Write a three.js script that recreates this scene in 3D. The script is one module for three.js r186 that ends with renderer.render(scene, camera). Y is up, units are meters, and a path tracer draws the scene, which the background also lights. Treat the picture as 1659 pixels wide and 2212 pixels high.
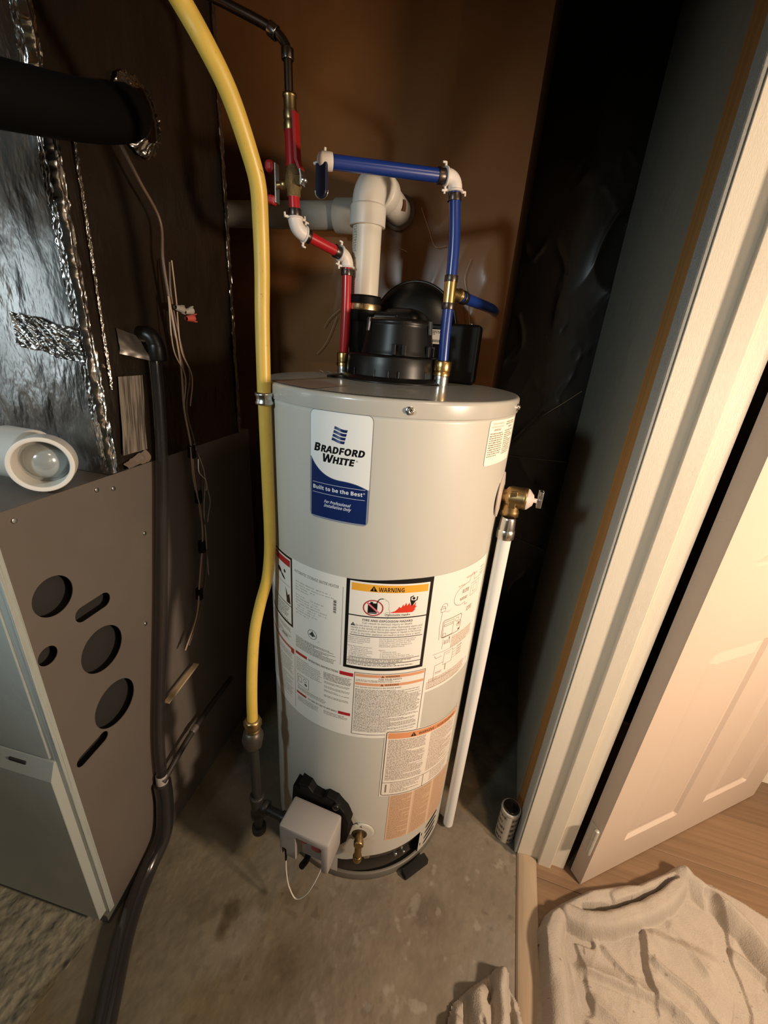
import * as THREE from 'three';
import { RoundedBoxGeometry } from 'three/addons/geometries/RoundedBoxGeometry.js';
import { mergeGeometries, mergeVertices, toCreasedNormals } from 'three/addons/utils/BufferGeometryUtils.js';
import { RectAreaLightUniformsLib } from 'three/addons/lights/RectAreaLightUniformsLib.js';
import { Brush, Evaluator, SUBTRACTION } from 'three-bvh-csg';

// ------------------------------------------------------------------ camera, light, exposure
const scene = new THREE.Scene();
scene.background = new THREE.Color(0x000000);
const rad = THREE.MathUtils.degToRad;
const camera = new THREE.PerspectiveCamera(102.66, 1659 / 2212, 0.02, 30);
camera.position.set(0.243, 1.3151, 0.8534);
camera.rotation.set(rad(-22.331), rad(15.686), rad(4.426), 'YXZ');
const renderer = new THREE.WebGLRenderer({ antialias: true });
renderer.toneMapping = THREE.LinearToneMapping;
renderer.toneMappingExposure = 1.0;
renderer.shadowMap.enabled = true;
RectAreaLightUniformsLib.init();

// the lamp standing in the hall, low, beyond the doorway
const tableLamp = new THREE.PointLight(new THREE.Color().setRGB(1, 0.77, 0.56), 7.8, 0, 2);
tableLamp.name = 'table_lamp'; tableLamp.position.set(1.5, 1.22, 0.57); tableLamp.castShadow = true; tableLamp.shadow.radius = 3.5;
scene.add(tableLamp);
// the hall ceiling lamp, seen through the doorway
const ceilingLamp = new THREE.RectAreaLight(new THREE.Color().setRGB(1, 0.74, 0.5), 14, 0.3, 0.3);
ceilingLamp.name = 'hall_ceiling_lamp'; ceilingLamp.position.set(1.0, 2.3, 0.72); ceilingLamp.lookAt(0.2, 0.4, 0.2);
scene.add(ceilingLamp);
// the cool work lamp clipped up behind and left of the camera, shining down
const utilityLamp = new THREE.SpotLight(new THREE.Color().setRGB(0.82, 0.97, 1.0), 3.3, 0, rad(34), 1, 2);
utilityLamp.name = 'utility_lamp'; utilityLamp.position.set(-0.5, 1.68, 1.62); utilityLamp.target.position.set(-0.06, 1.08, 0.1); utilityLamp.castShadow = true; utilityLamp.shadow.radius = 4;
scene.add(utilityLamp, utilityLamp.target);
// daylight from a small opening at the left end of the room
const sideOpening = new THREE.RectAreaLight(new THREE.Color().setRGB(0.84, 0.96, 1.0), 2.2, 0.4, 0.5);
sideOpening.name = 'side_opening_light'; sideOpening.position.set(-1.66, 1.3, 1.22); sideOpening.lookAt(0, 1.1, 1.1);
scene.add(sideOpening);

// ------------------------------------------------------------------ helpers
const V = (x, y, z) => new THREE.Vector3(x, y, z);
const used = new Map();
function numbered(name) {
  const n = used.get(name) ?? 0; used.set(name, n + 1);
  return n ? name + '_' + String(n).padStart(3, '0') : name;
}
function shade(o) { o.castShadow = true; o.receiveShadow = true; return o; }
function thing(name, label, category, pos = [0, 0, 0], group) {
  const g = new THREE.Group(); g.name = numbered(name); g.position.set(...pos);
  g.userData = { label, category }; if (group) g.userData.group = group;
  scene.add(g); return g;
}
function struct(name) { const g = new THREE.Group(); g.name = name; g.userData.kind = 'structure'; scene.add(g); return g; }
function sub(parent, name, label) { const g = new THREE.Group(); g.name = name; if (label) g.userData.label = label; parent.add(g); return g; }
const clean = (g) => {
  let q = g.index ? g.toNonIndexed() : g.clone();
  for (const k of Object.keys(q.attributes)) if (!['position', 'normal', 'uv'].includes(k)) q.deleteAttribute(k);
  if (!q.attributes.uv) q.setAttribute('uv', new THREE.Float32BufferAttribute(new Float32Array(q.attributes.position.count * 2), 2));
  if (!q.attributes.normal) q.computeVertexNormals();
  q.clearGroups(); return q;
};
const join = (list) => (list.length === 1 ? list[0] : mergeGeometries(list.map(clean)));
function part(parent, name, geo, mat, label) {
  const m = shade(new THREE.Mesh(Array.isArray(geo) ? join(geo) : geo, mat));
  m.name = name; if (label) m.userData.label = label; parent.add(m); return m;
}
// a thing that is one mesh
function solo(name, label, category, geo, mat, group) {
  const m = shade(new THREE.Mesh(Array.isArray(geo) ? join(geo) : geo, mat));
  m.name = numbered(name); m.userData = { label, category }; if (group) m.userData.group = group;
  scene.add(m); return m;
}
function bx(x0, x1, y0, y1, z0, z1, r = 0.002) {
  const w = x1 - x0, h = y1 - y0, d = z1 - z0;
  const g = r > 0 ? new RoundedBoxGeometry(w, h, d, 2, Math.min(r, w / 2.01, h / 2.01, d / 2.01)) : new THREE.BoxGeometry(w, h, d);
  return g.translate((x0 + x1) / 2, (y0 + y1) / 2, (z0 + z1) / 2);
}
// box whose uv run in metres
function ubox(x0, x1, y0, y1, z0, z1) {
  const g = new THREE.BoxGeometry(x1 - x0, y1 - y0, z1 - z0).translate((x0 + x1) / 2, (y0 + y1) / 2, (z0 + z1) / 2);
  const p = g.attributes.position, n = g.attributes.normal, uv = g.attributes.uv;
  for (let i = 0; i < p.count; i++) {
    const a = Math.abs(n.getX(i)) > 0.5 ? [p.getZ(i), p.getY(i)] : Math.abs(n.getY(i)) > 0.5 ? [p.getX(i), p.getZ(i)] : [p.getX(i), p.getY(i)];
    uv.setXY(i, ...a);
  }
  return g;
}
const UPV = V(0, 1, 0);
function place(g, a, b) {
  const d = b.clone().sub(a), q = new THREE.Quaternion().setFromUnitVectors(UPV, d.clone().normalize());
  return g.applyQuaternion(q).translate((a.x + b.x) / 2, (a.y + b.y) / 2, (a.z + b.z) / 2);
}
const cyl = (a, b, r0, r1 = r0, seg = 28) => place(new THREE.CylinderGeometry(r1, r0, a.distanceTo(b), seg), a, b);
// lathe whose profile runs along the segment a -> b: [[radius, distance from a], ...]
function turned(a, b, prof, seg = 32) {
  const d = b.clone().sub(a), q = new THREE.Quaternion().setFromUnitVectors(UPV, d.clone().normalize());
  return new THREE.LatheGeometry(prof.map(([r, y]) => new THREE.Vector2(Math.max(r, 1e-5), y)), seg).applyQuaternion(q).translate(a.x, a.y, a.z);
}
function tube(pts, r, seg = 120, rs = 18, tension = 0.5) {
  const c = new THREE.CatmullRomCurve3(pts.map((p) => (p.isVector3 ? p : V(...p))), false, 'centripetal', tension);
  const t = new THREE.TubeGeometry(c, seg, r, rs, false);
  const e0 = c.getPoint(0), e1 = c.getPoint(1), t0 = c.getTangent(0), t1 = c.getTangent(1);
  return join([t, turned(e0, e0.clone().sub(t0), [[r, 0], [0, 0.0004]], rs), turned(e1, e1.clone().add(t1), [[r, 0], [0, 0.0004]], rs)]);
}
// a bend of radius R joining two directions
function bend(a, c, b, r, n = 16) {
  const pts = []; for (let i = 0; i <= n; i++) { const t = i / n; pts.push(V().copy(a).multiplyScalar((1 - t) ** 2).addScaledVector(c, 2 * t * (1 - t)).addScaledVector(b, t * t)); }
  return tube(pts, r, 24, 24);
}
// curved patch of a cylinder about the y axis: s is arc length at radius R
function cylPatch(R, s0, s1, yb, yt, ns = 48, ny = 2, uvf) {
  const f = (q) => (typeof q === 'function' ? q : () => q), b = f(yb), t = f(yt), pos = [], uv = [], nor = [], idx = [];
  for (let j = 0; j <= ny; j++) for (let i = 0; i <= ns; i++) {
    const s = s0 + ((s1 - s0) * i) / ns, a = s / R, y = b(s) + ((t(s) - b(s)) * j) / ny;
    pos.push(R * Math.sin(a), y, R * Math.cos(a)); nor.push(Math.sin(a), 0, Math.cos(a));
    uv.push(...(uvf ? uvf(s, y) : [i / ns, j / ny]));
  }
  for (let j = 0; j < ny; j++) for (let i = 0; i < ns; i++) { const k = j * (ns + 1) + i; idx.push(k, k + 1, k + ns + 2, k, k + ns + 2, k + ns + 1); }
  const g = new THREE.BufferGeometry();
  g.setAttribute('position', new THREE.Float32BufferAttribute(pos, 3)); g.setAttribute('normal', new THREE.Float32BufferAttribute(nor, 3)); g.setAttribute('uv', new THREE.Float32BufferAttribute(uv, 2)); g.setIndex(idx);
  return g;
}
// grid surface from f(u, v) -> [x, y, z]
function grid(nu, nv, f, keep) {
  const pos = [], uv = [], idx = [];
  for (let j = 0; j <= nv; j++) for (let i = 0; i <= nu; i++) { pos.push(...f(i / nu, j / nv)); uv.push(i / nu, j / nv); }
  for (let j = 0; j < nv; j++) for (let i = 0; i < nu; i++) {
    const k = j * (nu + 1) + i; if (keep && !keep((i + 0.5) / nu, (j + 0.5) / nv)) continue;
    idx.push(k, k + 1, k + nu + 2, k, k + nu + 2, k + nu + 1);
  }
  const g = new THREE.BufferGeometry();
  g.setAttribute('position', new THREE.Float32BufferAttribute(pos, 3)); g.setAttribute('uv', new THREE.Float32BufferAttribute(uv, 2)); g.setIndex(idx); g.computeVertexNormals();
  return g;
}
let seed = 7; const rnd = () => { seed = (seed * 1664525 + 1013904223) >>> 0; return seed / 4294967296; };
const hash = (x, y) => { let h = (Math.imul(x, 374761393) + Math.imul(y, 668265263)) | 0; h = Math.imul(h ^ (h >>> 13), 1274126177); return ((h ^ (h >>> 16)) >>> 0) / 4294967296; };
function noise(x, y) {
  const xi = Math.floor(x), yi = Math.floor(y), fx = x - xi, fy = y - yi, u = fx * fx * (3 - 2 * fx), v = fy * fy * (3 - 2 * fy);
  const a = hash(xi, yi), b = hash(xi + 1, yi), c = hash(xi, yi + 1), d = hash(xi + 1, yi + 1);
  return a + (b - a) * u + (c - a) * v + (a - b - c + d) * u * v;
}
function fbm(x, y, o = 5) { let s = 0, a = 0.5, t = 0; for (let i = 0; i < o; i++) { s += a * noise(x, y); t += a; a *= 0.5; x = x * 2.03 + 17.1; y = y * 2.03 - 9.7; } return s / t; }
const ridge = (x, y, o = 4) => { let s = 0, a = 0.5, t = 0; for (let i = 0; i < o; i++) { s += a * (1 - Math.abs(2 * noise(x, y) - 1)); t += a; a *= 0.5; x = x * 2.1 + 5.3; y = y * 2.1 + 1.7; } return s / t; };
const clamp = (x, a = 0, b = 1) => Math.min(b, Math.max(a, x));
const smooth = (a, b, x) => { const t = clamp((x - a) / (b - a)); return t * t * (3 - 2 * t); };
const mix = (a, b, t) => a + (b - a) * t;
function dataTex(w, h, f, srgb = false, repeat = false) {
  const d = new Uint8Array(w * h * 4);
  for (let y = 0; y < h; y++) for (let x = 0; x < w; x++) {
    const c = f(x / w, y / h), k = (y * w + x) * 4; const v = Array.isArray(c) ? c : [c, c, c];
    for (let i = 0; i < 3; i++) { let q = clamp(v[i]); if (srgb) q = q <= 0.0031308 ? 12.92 * q : 1.055 * q ** (1 / 2.4) - 0.055; d[k + i] = Math.round(q * 255); }
    d[k + 3] = 255;
  }
  const t = new THREE.DataTexture(d, w, h); t.magFilter = THREE.LinearFilter; t.minFilter = THREE.LinearMipmapLinearFilter; t.generateMipmaps = true;
  if (srgb) t.colorSpace = THREE.SRGBColorSpace;
  t.wrapS = t.wrapT = repeat ? THREE.RepeatWrapping : THREE.ClampToEdgeWrapping; t.needsUpdate = true; return t;
}
const scaled = (t, u, v = u, ou = 0, ov = 0) => { const q = t.clone(); q.repeat.set(u, v); q.offset.set(ou, ov); q.needsUpdate = true; return q; };
const rgb = (r, g, b) => new THREE.Color().setRGB(r, g, b);
const std = (c, roughness = 0.6, metalness = 0, more = {}) => new THREE.MeshStandardMaterial({ color: c, roughness, metalness, side: THREE.DoubleSide, ...more });
const phys = (c, roughness, metalness, more) => new THREE.MeshPhysicalMaterial({ color: c, roughness, metalness, side: THREE.DoubleSide, ...more });
function canvasTex(w, h, draw) {
  const c = document.createElement('canvas'); c.width = w; c.height = h; draw(c.getContext('2d'), w, h);
  const t = new THREE.CanvasTexture(c); t.colorSpace = THREE.SRGBColorSpace; t.wrapS = t.wrapT = THREE.ClampToEdgeWrapping; return t;
}

// ------------------------------------------------------------------ shared textures and materials
const mottle = dataTex(512, 512, (u, v) => fbm(u * 9, v * 9, 6));
mottle.wrapS = mottle.wrapT = THREE.MirroredRepeatWrapping;
const speckle = dataTex(512, 512, (u, v) => 0.5 + 0.5 * (noise(u * 220, v * 220) - 0.5) + 0.3 * (fbm(u * 40, v * 40, 3) - 0.5));
speckle.wrapS = speckle.wrapT = THREE.MirroredRepeatWrapping;
const enamel = phys(rgb(0.58, 0.56, 0.50), 0.42, 0, { clearcoat: 0.15, clearcoatRoughness: 0.2 });
const enamelLid = phys(rgb(0.5, 0.48, 0.43), 0.28, 0, { clearcoat: 0.5, clearcoatRoughness: 0.08 });
const blackPlastic = phys(rgb(0.0065, 0.006, 0.0055), 0.36, 0, { specularIntensity: 0.7 });
const blackMatte = phys(rgb(0.004, 0.0037, 0.0034), 0.5, 0, { specularIntensity: 0.35 });
const steel = std(rgb(0.62, 0.61, 0.58), 0.28, 1);
const brass = std(rgb(0.62, 0.42, 0.17), 0.3, 1);
const oldBrass = std(rgb(0.42, 0.29, 0.13), 0.38, 1);
const copper = std(rgb(0.5, 0.33, 0.2), 0.4, 1);
const pvc = std(rgb(0.72, 0.69, 0.63), 0.38);
const pexRed = phys(rgb(0.42, 0.012, 0.018), 0.3, 0, { clearcoat: 0.4, clearcoatRoughness: 0.2 });
const pexBlue = phys(rgb(0.008, 0.032, 0.2), 0.3, 0, { clearcoat: 0.4, clearcoatRoughness: 0.2 });
const fitWhite = std(rgb(0.75, 0.68, 0.62), 0.45);
const blackIron = std(rgb(0.03, 0.028, 0.026), 0.45, 0.3);
const crimpMat = std(rgb(0.09, 0.07, 0.06), 0.35, 0.9);
const wood = std(rgb(1, 1, 1), 0.7, 0, { map: dataTex(256, 512, (u, v) => { const g = fbm(u * 26, v * 3, 4), k = 0.8 + 0.4 * fbm(u * 5, v * 2); return [0.40 * k * (0.7 + 0.5 * g), 0.215 * k * (0.65 + 0.6 * g), 0.075 * k * (0.6 + 0.6 * g)]; }, true) });
const paintMat = std(rgb(0.76, 0.69, 0.57), 0.42, 0, { bumpMap: scaled(speckle, 3), bumpScale: 0.0003 });
const doorMat = std(rgb(0.56, 0.45, 0.365), 0.42, 0, { bumpMap: scaled(speckle, 2, 5), bumpScale: 0.0002 });
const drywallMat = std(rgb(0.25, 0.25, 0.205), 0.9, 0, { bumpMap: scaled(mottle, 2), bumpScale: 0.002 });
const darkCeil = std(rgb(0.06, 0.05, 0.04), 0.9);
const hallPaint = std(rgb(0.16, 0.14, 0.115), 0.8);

// ------------------------------------------------------------------ the setting
{ // concrete slab of the closet, painted grey in front, bare and damp behind, ochre towards the furnace
  const X0 = -1.72, X1 = 0.485, Z0 = -0.9, Z1 = 2.42;
  const blobs = [[-0.194, 0.412, 0.022, 0.04, 0.75], [-0.188, 0.45, 0.02, 0.02, 0.7], [-0.175, 0.39, 0.045, 0.05, 0.35], [-0.13, 0.36, 0.03, 0.025, 0.4], [-0.271, 0.425, 0.05, 0.03, 0.35], [-0.069, 0.475, 0.1, 0.07, 0.3], [-0.075, 0.335, 0.035, 0.02, 0.35], [0.03, 0.42, 0.12, 0.1, 0.2], [-0.03, 0.44, 0.05, 0.03, 0.25], [0.30, 0.36, 0.06, 0.05, 0.2], [0.27, 0.25, 0.05, 0.04, 0.25]];
  const side = (x, z, ax, az, bx_, bz) => (bx_ - ax) * (z - az) - (bz - az) * (x - ax);
  const col = (u, v) => {
    const x = X0 + (X1 - X0) * u, z = Z0 + (Z1 - Z0) * v;
    const wob = (fbm(x * 60, z * 60, 3) - 0.5) * 0.012, n1 = fbm(x * 7 + 3, z * 7, 5), n2 = fbm(x * 28, z * 28 + 9, 4), n3 = fbm(x * 120, z * 120, 3);
    const left = smooth(0.05, -0.25, x + (n1 - 0.5) * 0.25);
    let c = [mix(0.43, 0.40, left), mix(0.355, 0.325, left), mix(0.262, 0.18, left)];
    const grey = smooth(0.48, 0.62, fbm(x * 5 + 40, z * 5 + 2, 5));
    c = c.map((q, i) => mix(q, [0.385, 0.36, 0.31][i], grey * 0.5));
    const k = (0.62 + 0.55 * n1 + 0.22 * (n2 - 0.5) + 0.16 * (n3 - 0.5)) * 0.53;
    c = c.map((q) => q * k);
    // pale scuffs
    const sc = smooth(0.66, 0.78, fbm(x * 34 + 90, z * 34 - 4, 4)) * smooth(-0.1, 0.2, x);
    c = c.map((q, i) => mix(q, [0.55, 0.53, 0.47][i], sc * 0.2));
    // bare, damp concrete beyond the paint edge
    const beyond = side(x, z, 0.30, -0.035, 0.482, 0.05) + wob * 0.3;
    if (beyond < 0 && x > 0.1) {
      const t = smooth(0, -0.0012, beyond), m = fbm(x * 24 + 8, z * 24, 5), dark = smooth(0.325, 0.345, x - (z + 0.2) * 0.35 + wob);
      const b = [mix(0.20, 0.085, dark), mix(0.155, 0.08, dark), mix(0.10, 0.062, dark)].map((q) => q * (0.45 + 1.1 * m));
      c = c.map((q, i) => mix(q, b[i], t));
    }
    // rough pad by the furnace
    if (x < -0.42 && z > 0.3) { const r = 0.75 + 0.7 * (fbm(x * 70, z * 70, 4) - 0.5); c = c.map((q, i) => mix(q, [0.34, 0.32, 0.24][i] * r, smooth(-0.47, -0.5, x + wob))); }
    for (const [bx0, bz0, rx, rz, s] of blobs) {
      const d = Math.hypot((x - bx0) / rx, (z - bz0) / rz) + (fbm(x * 50 + bx0 * 90, z * 50, 4) - 0.5) * 1.1, t = smooth(1.15, 0.35, d) * s;
      c = c.map((q, i) => mix(q, q * [0.42, 0.34, 0.22][i], t));
    }
    const spot = smooth(0.8, 0.86, noise(x * 75 + 3, z * 75)) * smooth(0.5, 0.7, fbm(x * 6, z * 6 + 30)); c = c.map((q) => q * (1 - 0.22 * spot));
    return c;
  };
  const map = dataTex(2048, 2048, col, true), floor = struct('floor');
  const bump = dataTex(1024, 1024, (u, v) => { const x = X0 + (X1 - X0) * u, z = Z0 + (Z1 - Z0) * v; const rough = x < -0.47 && z > 0.45 ? 1 : 0.25; return 0.5 + (fbm(x * 45, z * 45, 5) - 0.5) * rough; });
  const g = ubox(X0, X1, -0.12, 0, Z0, Z1), p = g.attributes.position, uv = g.attributes.uv;
  for (let i = 0; i < p.count; i++) uv.setXY(i, (p.getX(i) - X0) / (X1 - X0), (p.getZ(i) - Z0) / (Z1 - Z0));
  part(floor, 'slab', g, std(0xffffff, 0.62, 0, { map, bumpMap: bump, bumpScale: 0.012 }));
}
{ // laminate boards of the hall
  const f = struct('floor_hall');
  const lam = dataTex(512, 256, (u, v) => { const g = fbm(u * 5, v * 40, 5), k = 0.8 + 0.4 * fbm(u * 3 + 5, v * 5, 3); return [0.21 * k * (0.8 + 0.4 * g), 0.130 * k * (0.78 + 0.42 * g), 0.074 * k * (0.75 + 0.45 * g)]; }, true, true);
  const mats = [0.9, 1, 1.08].map((k, i) => std(rgb(k, k, k), 0.38, 0, { map: scaled(lam, 1, 1, i * 0.37, i * 0.21) }));
  const W = 0.19, L = 1.2; let n = 0;
  for (let i = 0; i < 11; i++) for (let j = 0; j < 4; j++) {
    const x0 = 0.535 + j * L - (i % 3) * 0.37, z0 = -0.9 + i * W + 0.03;
    const xa = Math.max(x0, 0.534), xb = Math.min(x0 + L, 2.78); if (xb - xa < 0.03) continue;
    const g = bx(xa + 0.0005, xb - 0.0005, -0.004, 0.008, z0 + 0.0005, z0 + W - 0.0005, 0.0008), p = g.attributes.position, uv = g.attributes.uv;
    for (let k = 0; k < p.count; k++) uv.setXY(k, (p.getX(k) - xa) / 1.2, (p.getZ(k) - z0) / W);
    part(f, 'plank', g, mats[n++ % 3]);
  }
  part(f, 'subfloor', ubox(0.485, 2.8, -0.12, -0.006, -1.6, 2.42), darkCeil);
}
{ // reducer strip across the doorway
  const t = struct('trim_2'), s = new THREE.Shape(); s.moveTo(0, 0); s.lineTo(0.051, 0); s.lineTo(0.051, 0.011); s.quadraticCurveTo(0.02, 0.013, 0.004, 0.006); s.lineTo(0, 0.002); s.closePath();
  const g = new THREE.ExtrudeGeometry(s, { depth: 0.79, bevelEnabled: false }).translate(0.483, 0, 0.036);
  const p = g.attributes.position, uv = g.attributes.uv; for (let i = 0; i < p.count; i++) uv.setXY(i, p.getX(i) * 6, p.getZ(i) * 1.2);
  part(t, 'threshold_strip', g, std(0xffffff, 0.5, 0, { map: dataTex(128, 512, (u, v) => { const k = 0.85 + 0.3 * fbm(u * 24, v * 10, 4); return [0.40 * k, 0.30 * k, 0.205 * k]; }, true, true) }));
}
{ // walls and ceiling, all thick
  const kraft = std(0xffffff, 0.75, 0, { map: scaled(dataTex(512, 512, (u, v) => { const k = 0.6 + 0.8 * fbm(u * 6, v * 6, 5); return [0.20 * k, 0.085 * k, 0.022 * k]; }, true, true), 0.8) });
  const wb = struct('wall_back'); part(wb, 'kraft_faced_wall', [ubox(-1.72, 0.185, 0, 2.4, -0.45, -0.318), ubox(0.1, 0.185, 0, 2.4, -0.8, -0.45)], kraft);
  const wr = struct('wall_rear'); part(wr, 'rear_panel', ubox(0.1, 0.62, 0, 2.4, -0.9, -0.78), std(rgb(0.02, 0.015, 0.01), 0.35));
  const wl = struct('wall_left'); part(wl, 'wall_panel', ubox(-1.82, -1.7, 0, 2.4, -0.5, 2.5), std(rgb(0.6, 0.62, 0.61), 0.9));
  const wf = struct('wall_front'); part(wf, 'wall_panel', ubox(-1.82, 2.9, 0, 2.4, 2.4, 2.52), std(rgb(0.25, 0.24, 0.22), 0.9));
  const wd = struct('wall_right');
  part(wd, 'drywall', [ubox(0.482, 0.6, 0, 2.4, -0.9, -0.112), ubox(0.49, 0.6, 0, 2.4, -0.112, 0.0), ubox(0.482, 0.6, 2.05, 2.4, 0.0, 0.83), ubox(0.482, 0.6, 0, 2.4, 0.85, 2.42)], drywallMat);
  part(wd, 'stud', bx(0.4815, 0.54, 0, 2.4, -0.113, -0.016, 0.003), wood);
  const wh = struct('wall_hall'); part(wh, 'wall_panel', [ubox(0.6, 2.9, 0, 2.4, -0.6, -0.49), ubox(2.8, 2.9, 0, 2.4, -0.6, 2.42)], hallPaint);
  const bb = struct('baseboard_hall'); part(bb, 'board', bx(0.6, 2.8, 0.008, 0.095, -0.4895, -0.476, 0.003), paintMat);
  const ce = struct('ceiling'); part(ce, 'ceiling_panel', ubox(-1.82, 0.6, 2.4, 2.5, -0.9, 2.52), darkCeil);
  for (let i = 0; i < 6; i++) part(ce, 'joist', bx(-1.7, 0.48, 2.2, 2.4, -0.2 + i * 0.4, -0.16 + i * 0.4, 0.003), wood);
  part(ce, 'hall_ceiling_panel', ubox(0.6, 2.9, 2.4, 2.5, -1.6, 2.52), hallPaint);
}
{ // door lining with its stop
  const t = struct('trim_1');
  part(t, 'jamb_board', bx(0.4835, 0.607, 0, 2.03, 0.015, 0.035, 0.0015), paintMat);
  part(t, 'jamb_board', bx(0.4835, 0.607, 0, 2.03, 0.83, 0.85, 0.0015), paintMat);
  part(t, 'head_board', bx(0.4835, 0.607, 2.03, 2.05, 0.015, 0.85, 0.0015), paintMat);
  part(t, 'door_stop', bx(0.538, 0.572, 0, 2.02, 0.0345, 0.0465, 0.003), paintMat);
  part(t, 'edge_strip', bx(0.4755, 0.483, 0, 2.1, -0.016, 0.0335, 0.0025), std(rgb(0.50, 0.51, 0.48), 0.85, 0, { bumpMap: scaled(speckle, 1, 8), bumpScale: 0.002 }), 'rough grey plaster edge strip');
}
{ // the plastic sheet stapled over the back wall, creased
  const f = (u, v) => {
    const x = -1.1 + 1.283 * u, y = 0.02 + 2.3 * v;
    const cr = ridge(x * 2.2 + y * 1.1 + 3, y * 1.3 - x * 0.8, 2), fine = ridge(x * 7 - y * 3, y * 5 + x * 4 + 11, 2);
    return [x, y, -0.3125 + 0.0065 * (cr ** 5) + 0.0022 * (fine ** 6) + 0.0025 * (fbm(x * 3, y * 3, 2) - 0.5)];
  };
  const glint = phys(rgb(0.42, 0.3, 0.18), 0.25, 0, { clearcoat: 1, clearcoatRoughness: 0.1 });
  const creases = (t, z, list) => { for (const p of list) part(t, 'crease', tube(p.map(([x, y], i) => [x, y, z + (i === 0 || i === p.length - 1 ? -0.0012 : 0.0003)]), 0.0009, 40, 6), glint); };
  const t1 = thing('plastic_sheet', 'clear creased plastic sheet stretched over the brown wall behind the tank', 'plastic sheet');
  part(t1, 'sheet', grid(240, 300, f), phys(rgb(0.98, 0.96, 0.92), 0.2, 0, { transmission: 1, thickness: 0, ior: 1.5, specularIntensity: 0.35 }));
  creases(t1, -0.3065, [[[-0.049, 1.624], [-0.028, 1.585], [-0.002, 1.542], [0.023, 1.545]], [[-0.253, 1.393], [-0.285, 1.366], [-0.301, 1.343]], [[-0.262, 1.373], [-0.293, 1.305], [-0.322, 1.272]], [[0.087, 1.519], [0.078, 1.479], [0.09, 1.438], [0.104, 1.376]], [[-0.1, 1.54], [-0.075, 1.531]]]);
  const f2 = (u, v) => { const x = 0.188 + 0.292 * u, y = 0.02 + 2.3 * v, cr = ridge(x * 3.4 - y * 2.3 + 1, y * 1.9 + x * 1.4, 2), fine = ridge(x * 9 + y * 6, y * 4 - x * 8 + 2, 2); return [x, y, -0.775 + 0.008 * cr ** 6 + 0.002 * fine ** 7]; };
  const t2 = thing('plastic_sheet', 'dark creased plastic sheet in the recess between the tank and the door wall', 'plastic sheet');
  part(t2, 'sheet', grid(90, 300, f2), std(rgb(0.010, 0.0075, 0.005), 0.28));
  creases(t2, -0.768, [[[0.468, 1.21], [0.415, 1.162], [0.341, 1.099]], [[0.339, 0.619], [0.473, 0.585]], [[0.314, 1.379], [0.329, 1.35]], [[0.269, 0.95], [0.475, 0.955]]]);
}
{ // hinged panel door standing open into the hall
  const d = struct('door_1'); d.position.set(0.646, 0.012, 0.06); d.rotation.y = Math.atan2(0.617, 0.787);
  const W = 0.757, H = 1.99, us = [[0.112, 0.318], [0.43, 0.634]], vs = [[0.125, 0.755], [0.95, 1.55], [1.65, 1.88]];
  const prof = (q) => (q <= 0 ? 0 : q < 0.006 ? -0.008 * (q / 0.006) : q < 0.014 ? -0.008 : q < 0.038 ? mix(-0.008, -0.0015, (q - 0.014) / 0.024) : -0.0015);
  const br = [0, 0.006, 0.014, 0.038];
  const sheet = (xs, ys, h) => {
    const pos = [], idx = [], uv = []; xs.sort((a, b) => a - b); ys.sort((a, b) => a - b);
    for (const y of ys) for (const x of xs) { pos.push(x, y, h(x, y)); uv.push(x, y); }
    for (let j = 0; j < ys.length - 1; j++) for (let i = 0; i < xs.length - 1; i++) { const k = j * xs.length + i, n = xs.length; idx.push(k, k + 1, k + n + 1, k, k + n + 1, k + n); }
    const g = new THREE.BufferGeometry(); g.setAttribute('position', new THREE.Float32BufferAttribute(pos, 3)); g.setAttribute('uv', new THREE.Float32BufferAttribute(uv, 2)); g.setIndex(idx);
    return toCreasedNormals(g, rad(8));
  };
  for (const [a, b] of us) for (const [c, e] of vs)
    part(d, 'door_panel', sheet([...br.map((q) => a + q), ...br.map((q) => b - q)], [...br.map((q) => c + q), ...br.map((q) => e - q)], (x, y) => prof(Math.min(x - a, b - x, y - c, e - y))), doorMat);
  // stiles and rails round the panels, and the core behind them
  const rails = [], cut = (x0, x1, y0, y1) => rails.push(ubox(x0, x1, y0, y1, -0.035, 0));
  cut(0, us[0][0], 0, H); cut(us[1][1], W, 0, H); cut(us[0][1], us[1][0], 0, H);
  for (const [a, b] of us) { let y = 0; for (const [c, e] of vs) { cut(a, b, y, c); y = e; } cut(a, b, y, H); }
  part(d, 'door_frame', rails, doorMat);
  part(d, 'door_core', ubox(0.01, W - 0.01, 0.01, H - 0.01, -0.034, -0.009), doorMat);
  for (const y of [0.13, 1.78]) {
    part(d, 'hinge', [turned(V(-0.009, y, -0.008), V(-0.009, y + 0.089, -0.008), [[0, -0.003], [0.004, -0.002], [0.0065, 0], [0.0065, 0.029], [0.0058, 0.0295], [0.0058, 0.03], [0.0065, 0.0305], [0.0065, 0.058], [0.0058, 0.0585], [0.0058, 0.059], [0.0065, 0.0595], [0.0065, 0.089], [0.004, 0.091], [0, 0.092]], 20), bx(-0.005, 0.0005, y, y + 0.089, -0.03, -0.006, 0.001)], std(rgb(0.55, 0.52, 0.46), 0.4, 0.4), 'painted hinge');
  }
}

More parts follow.
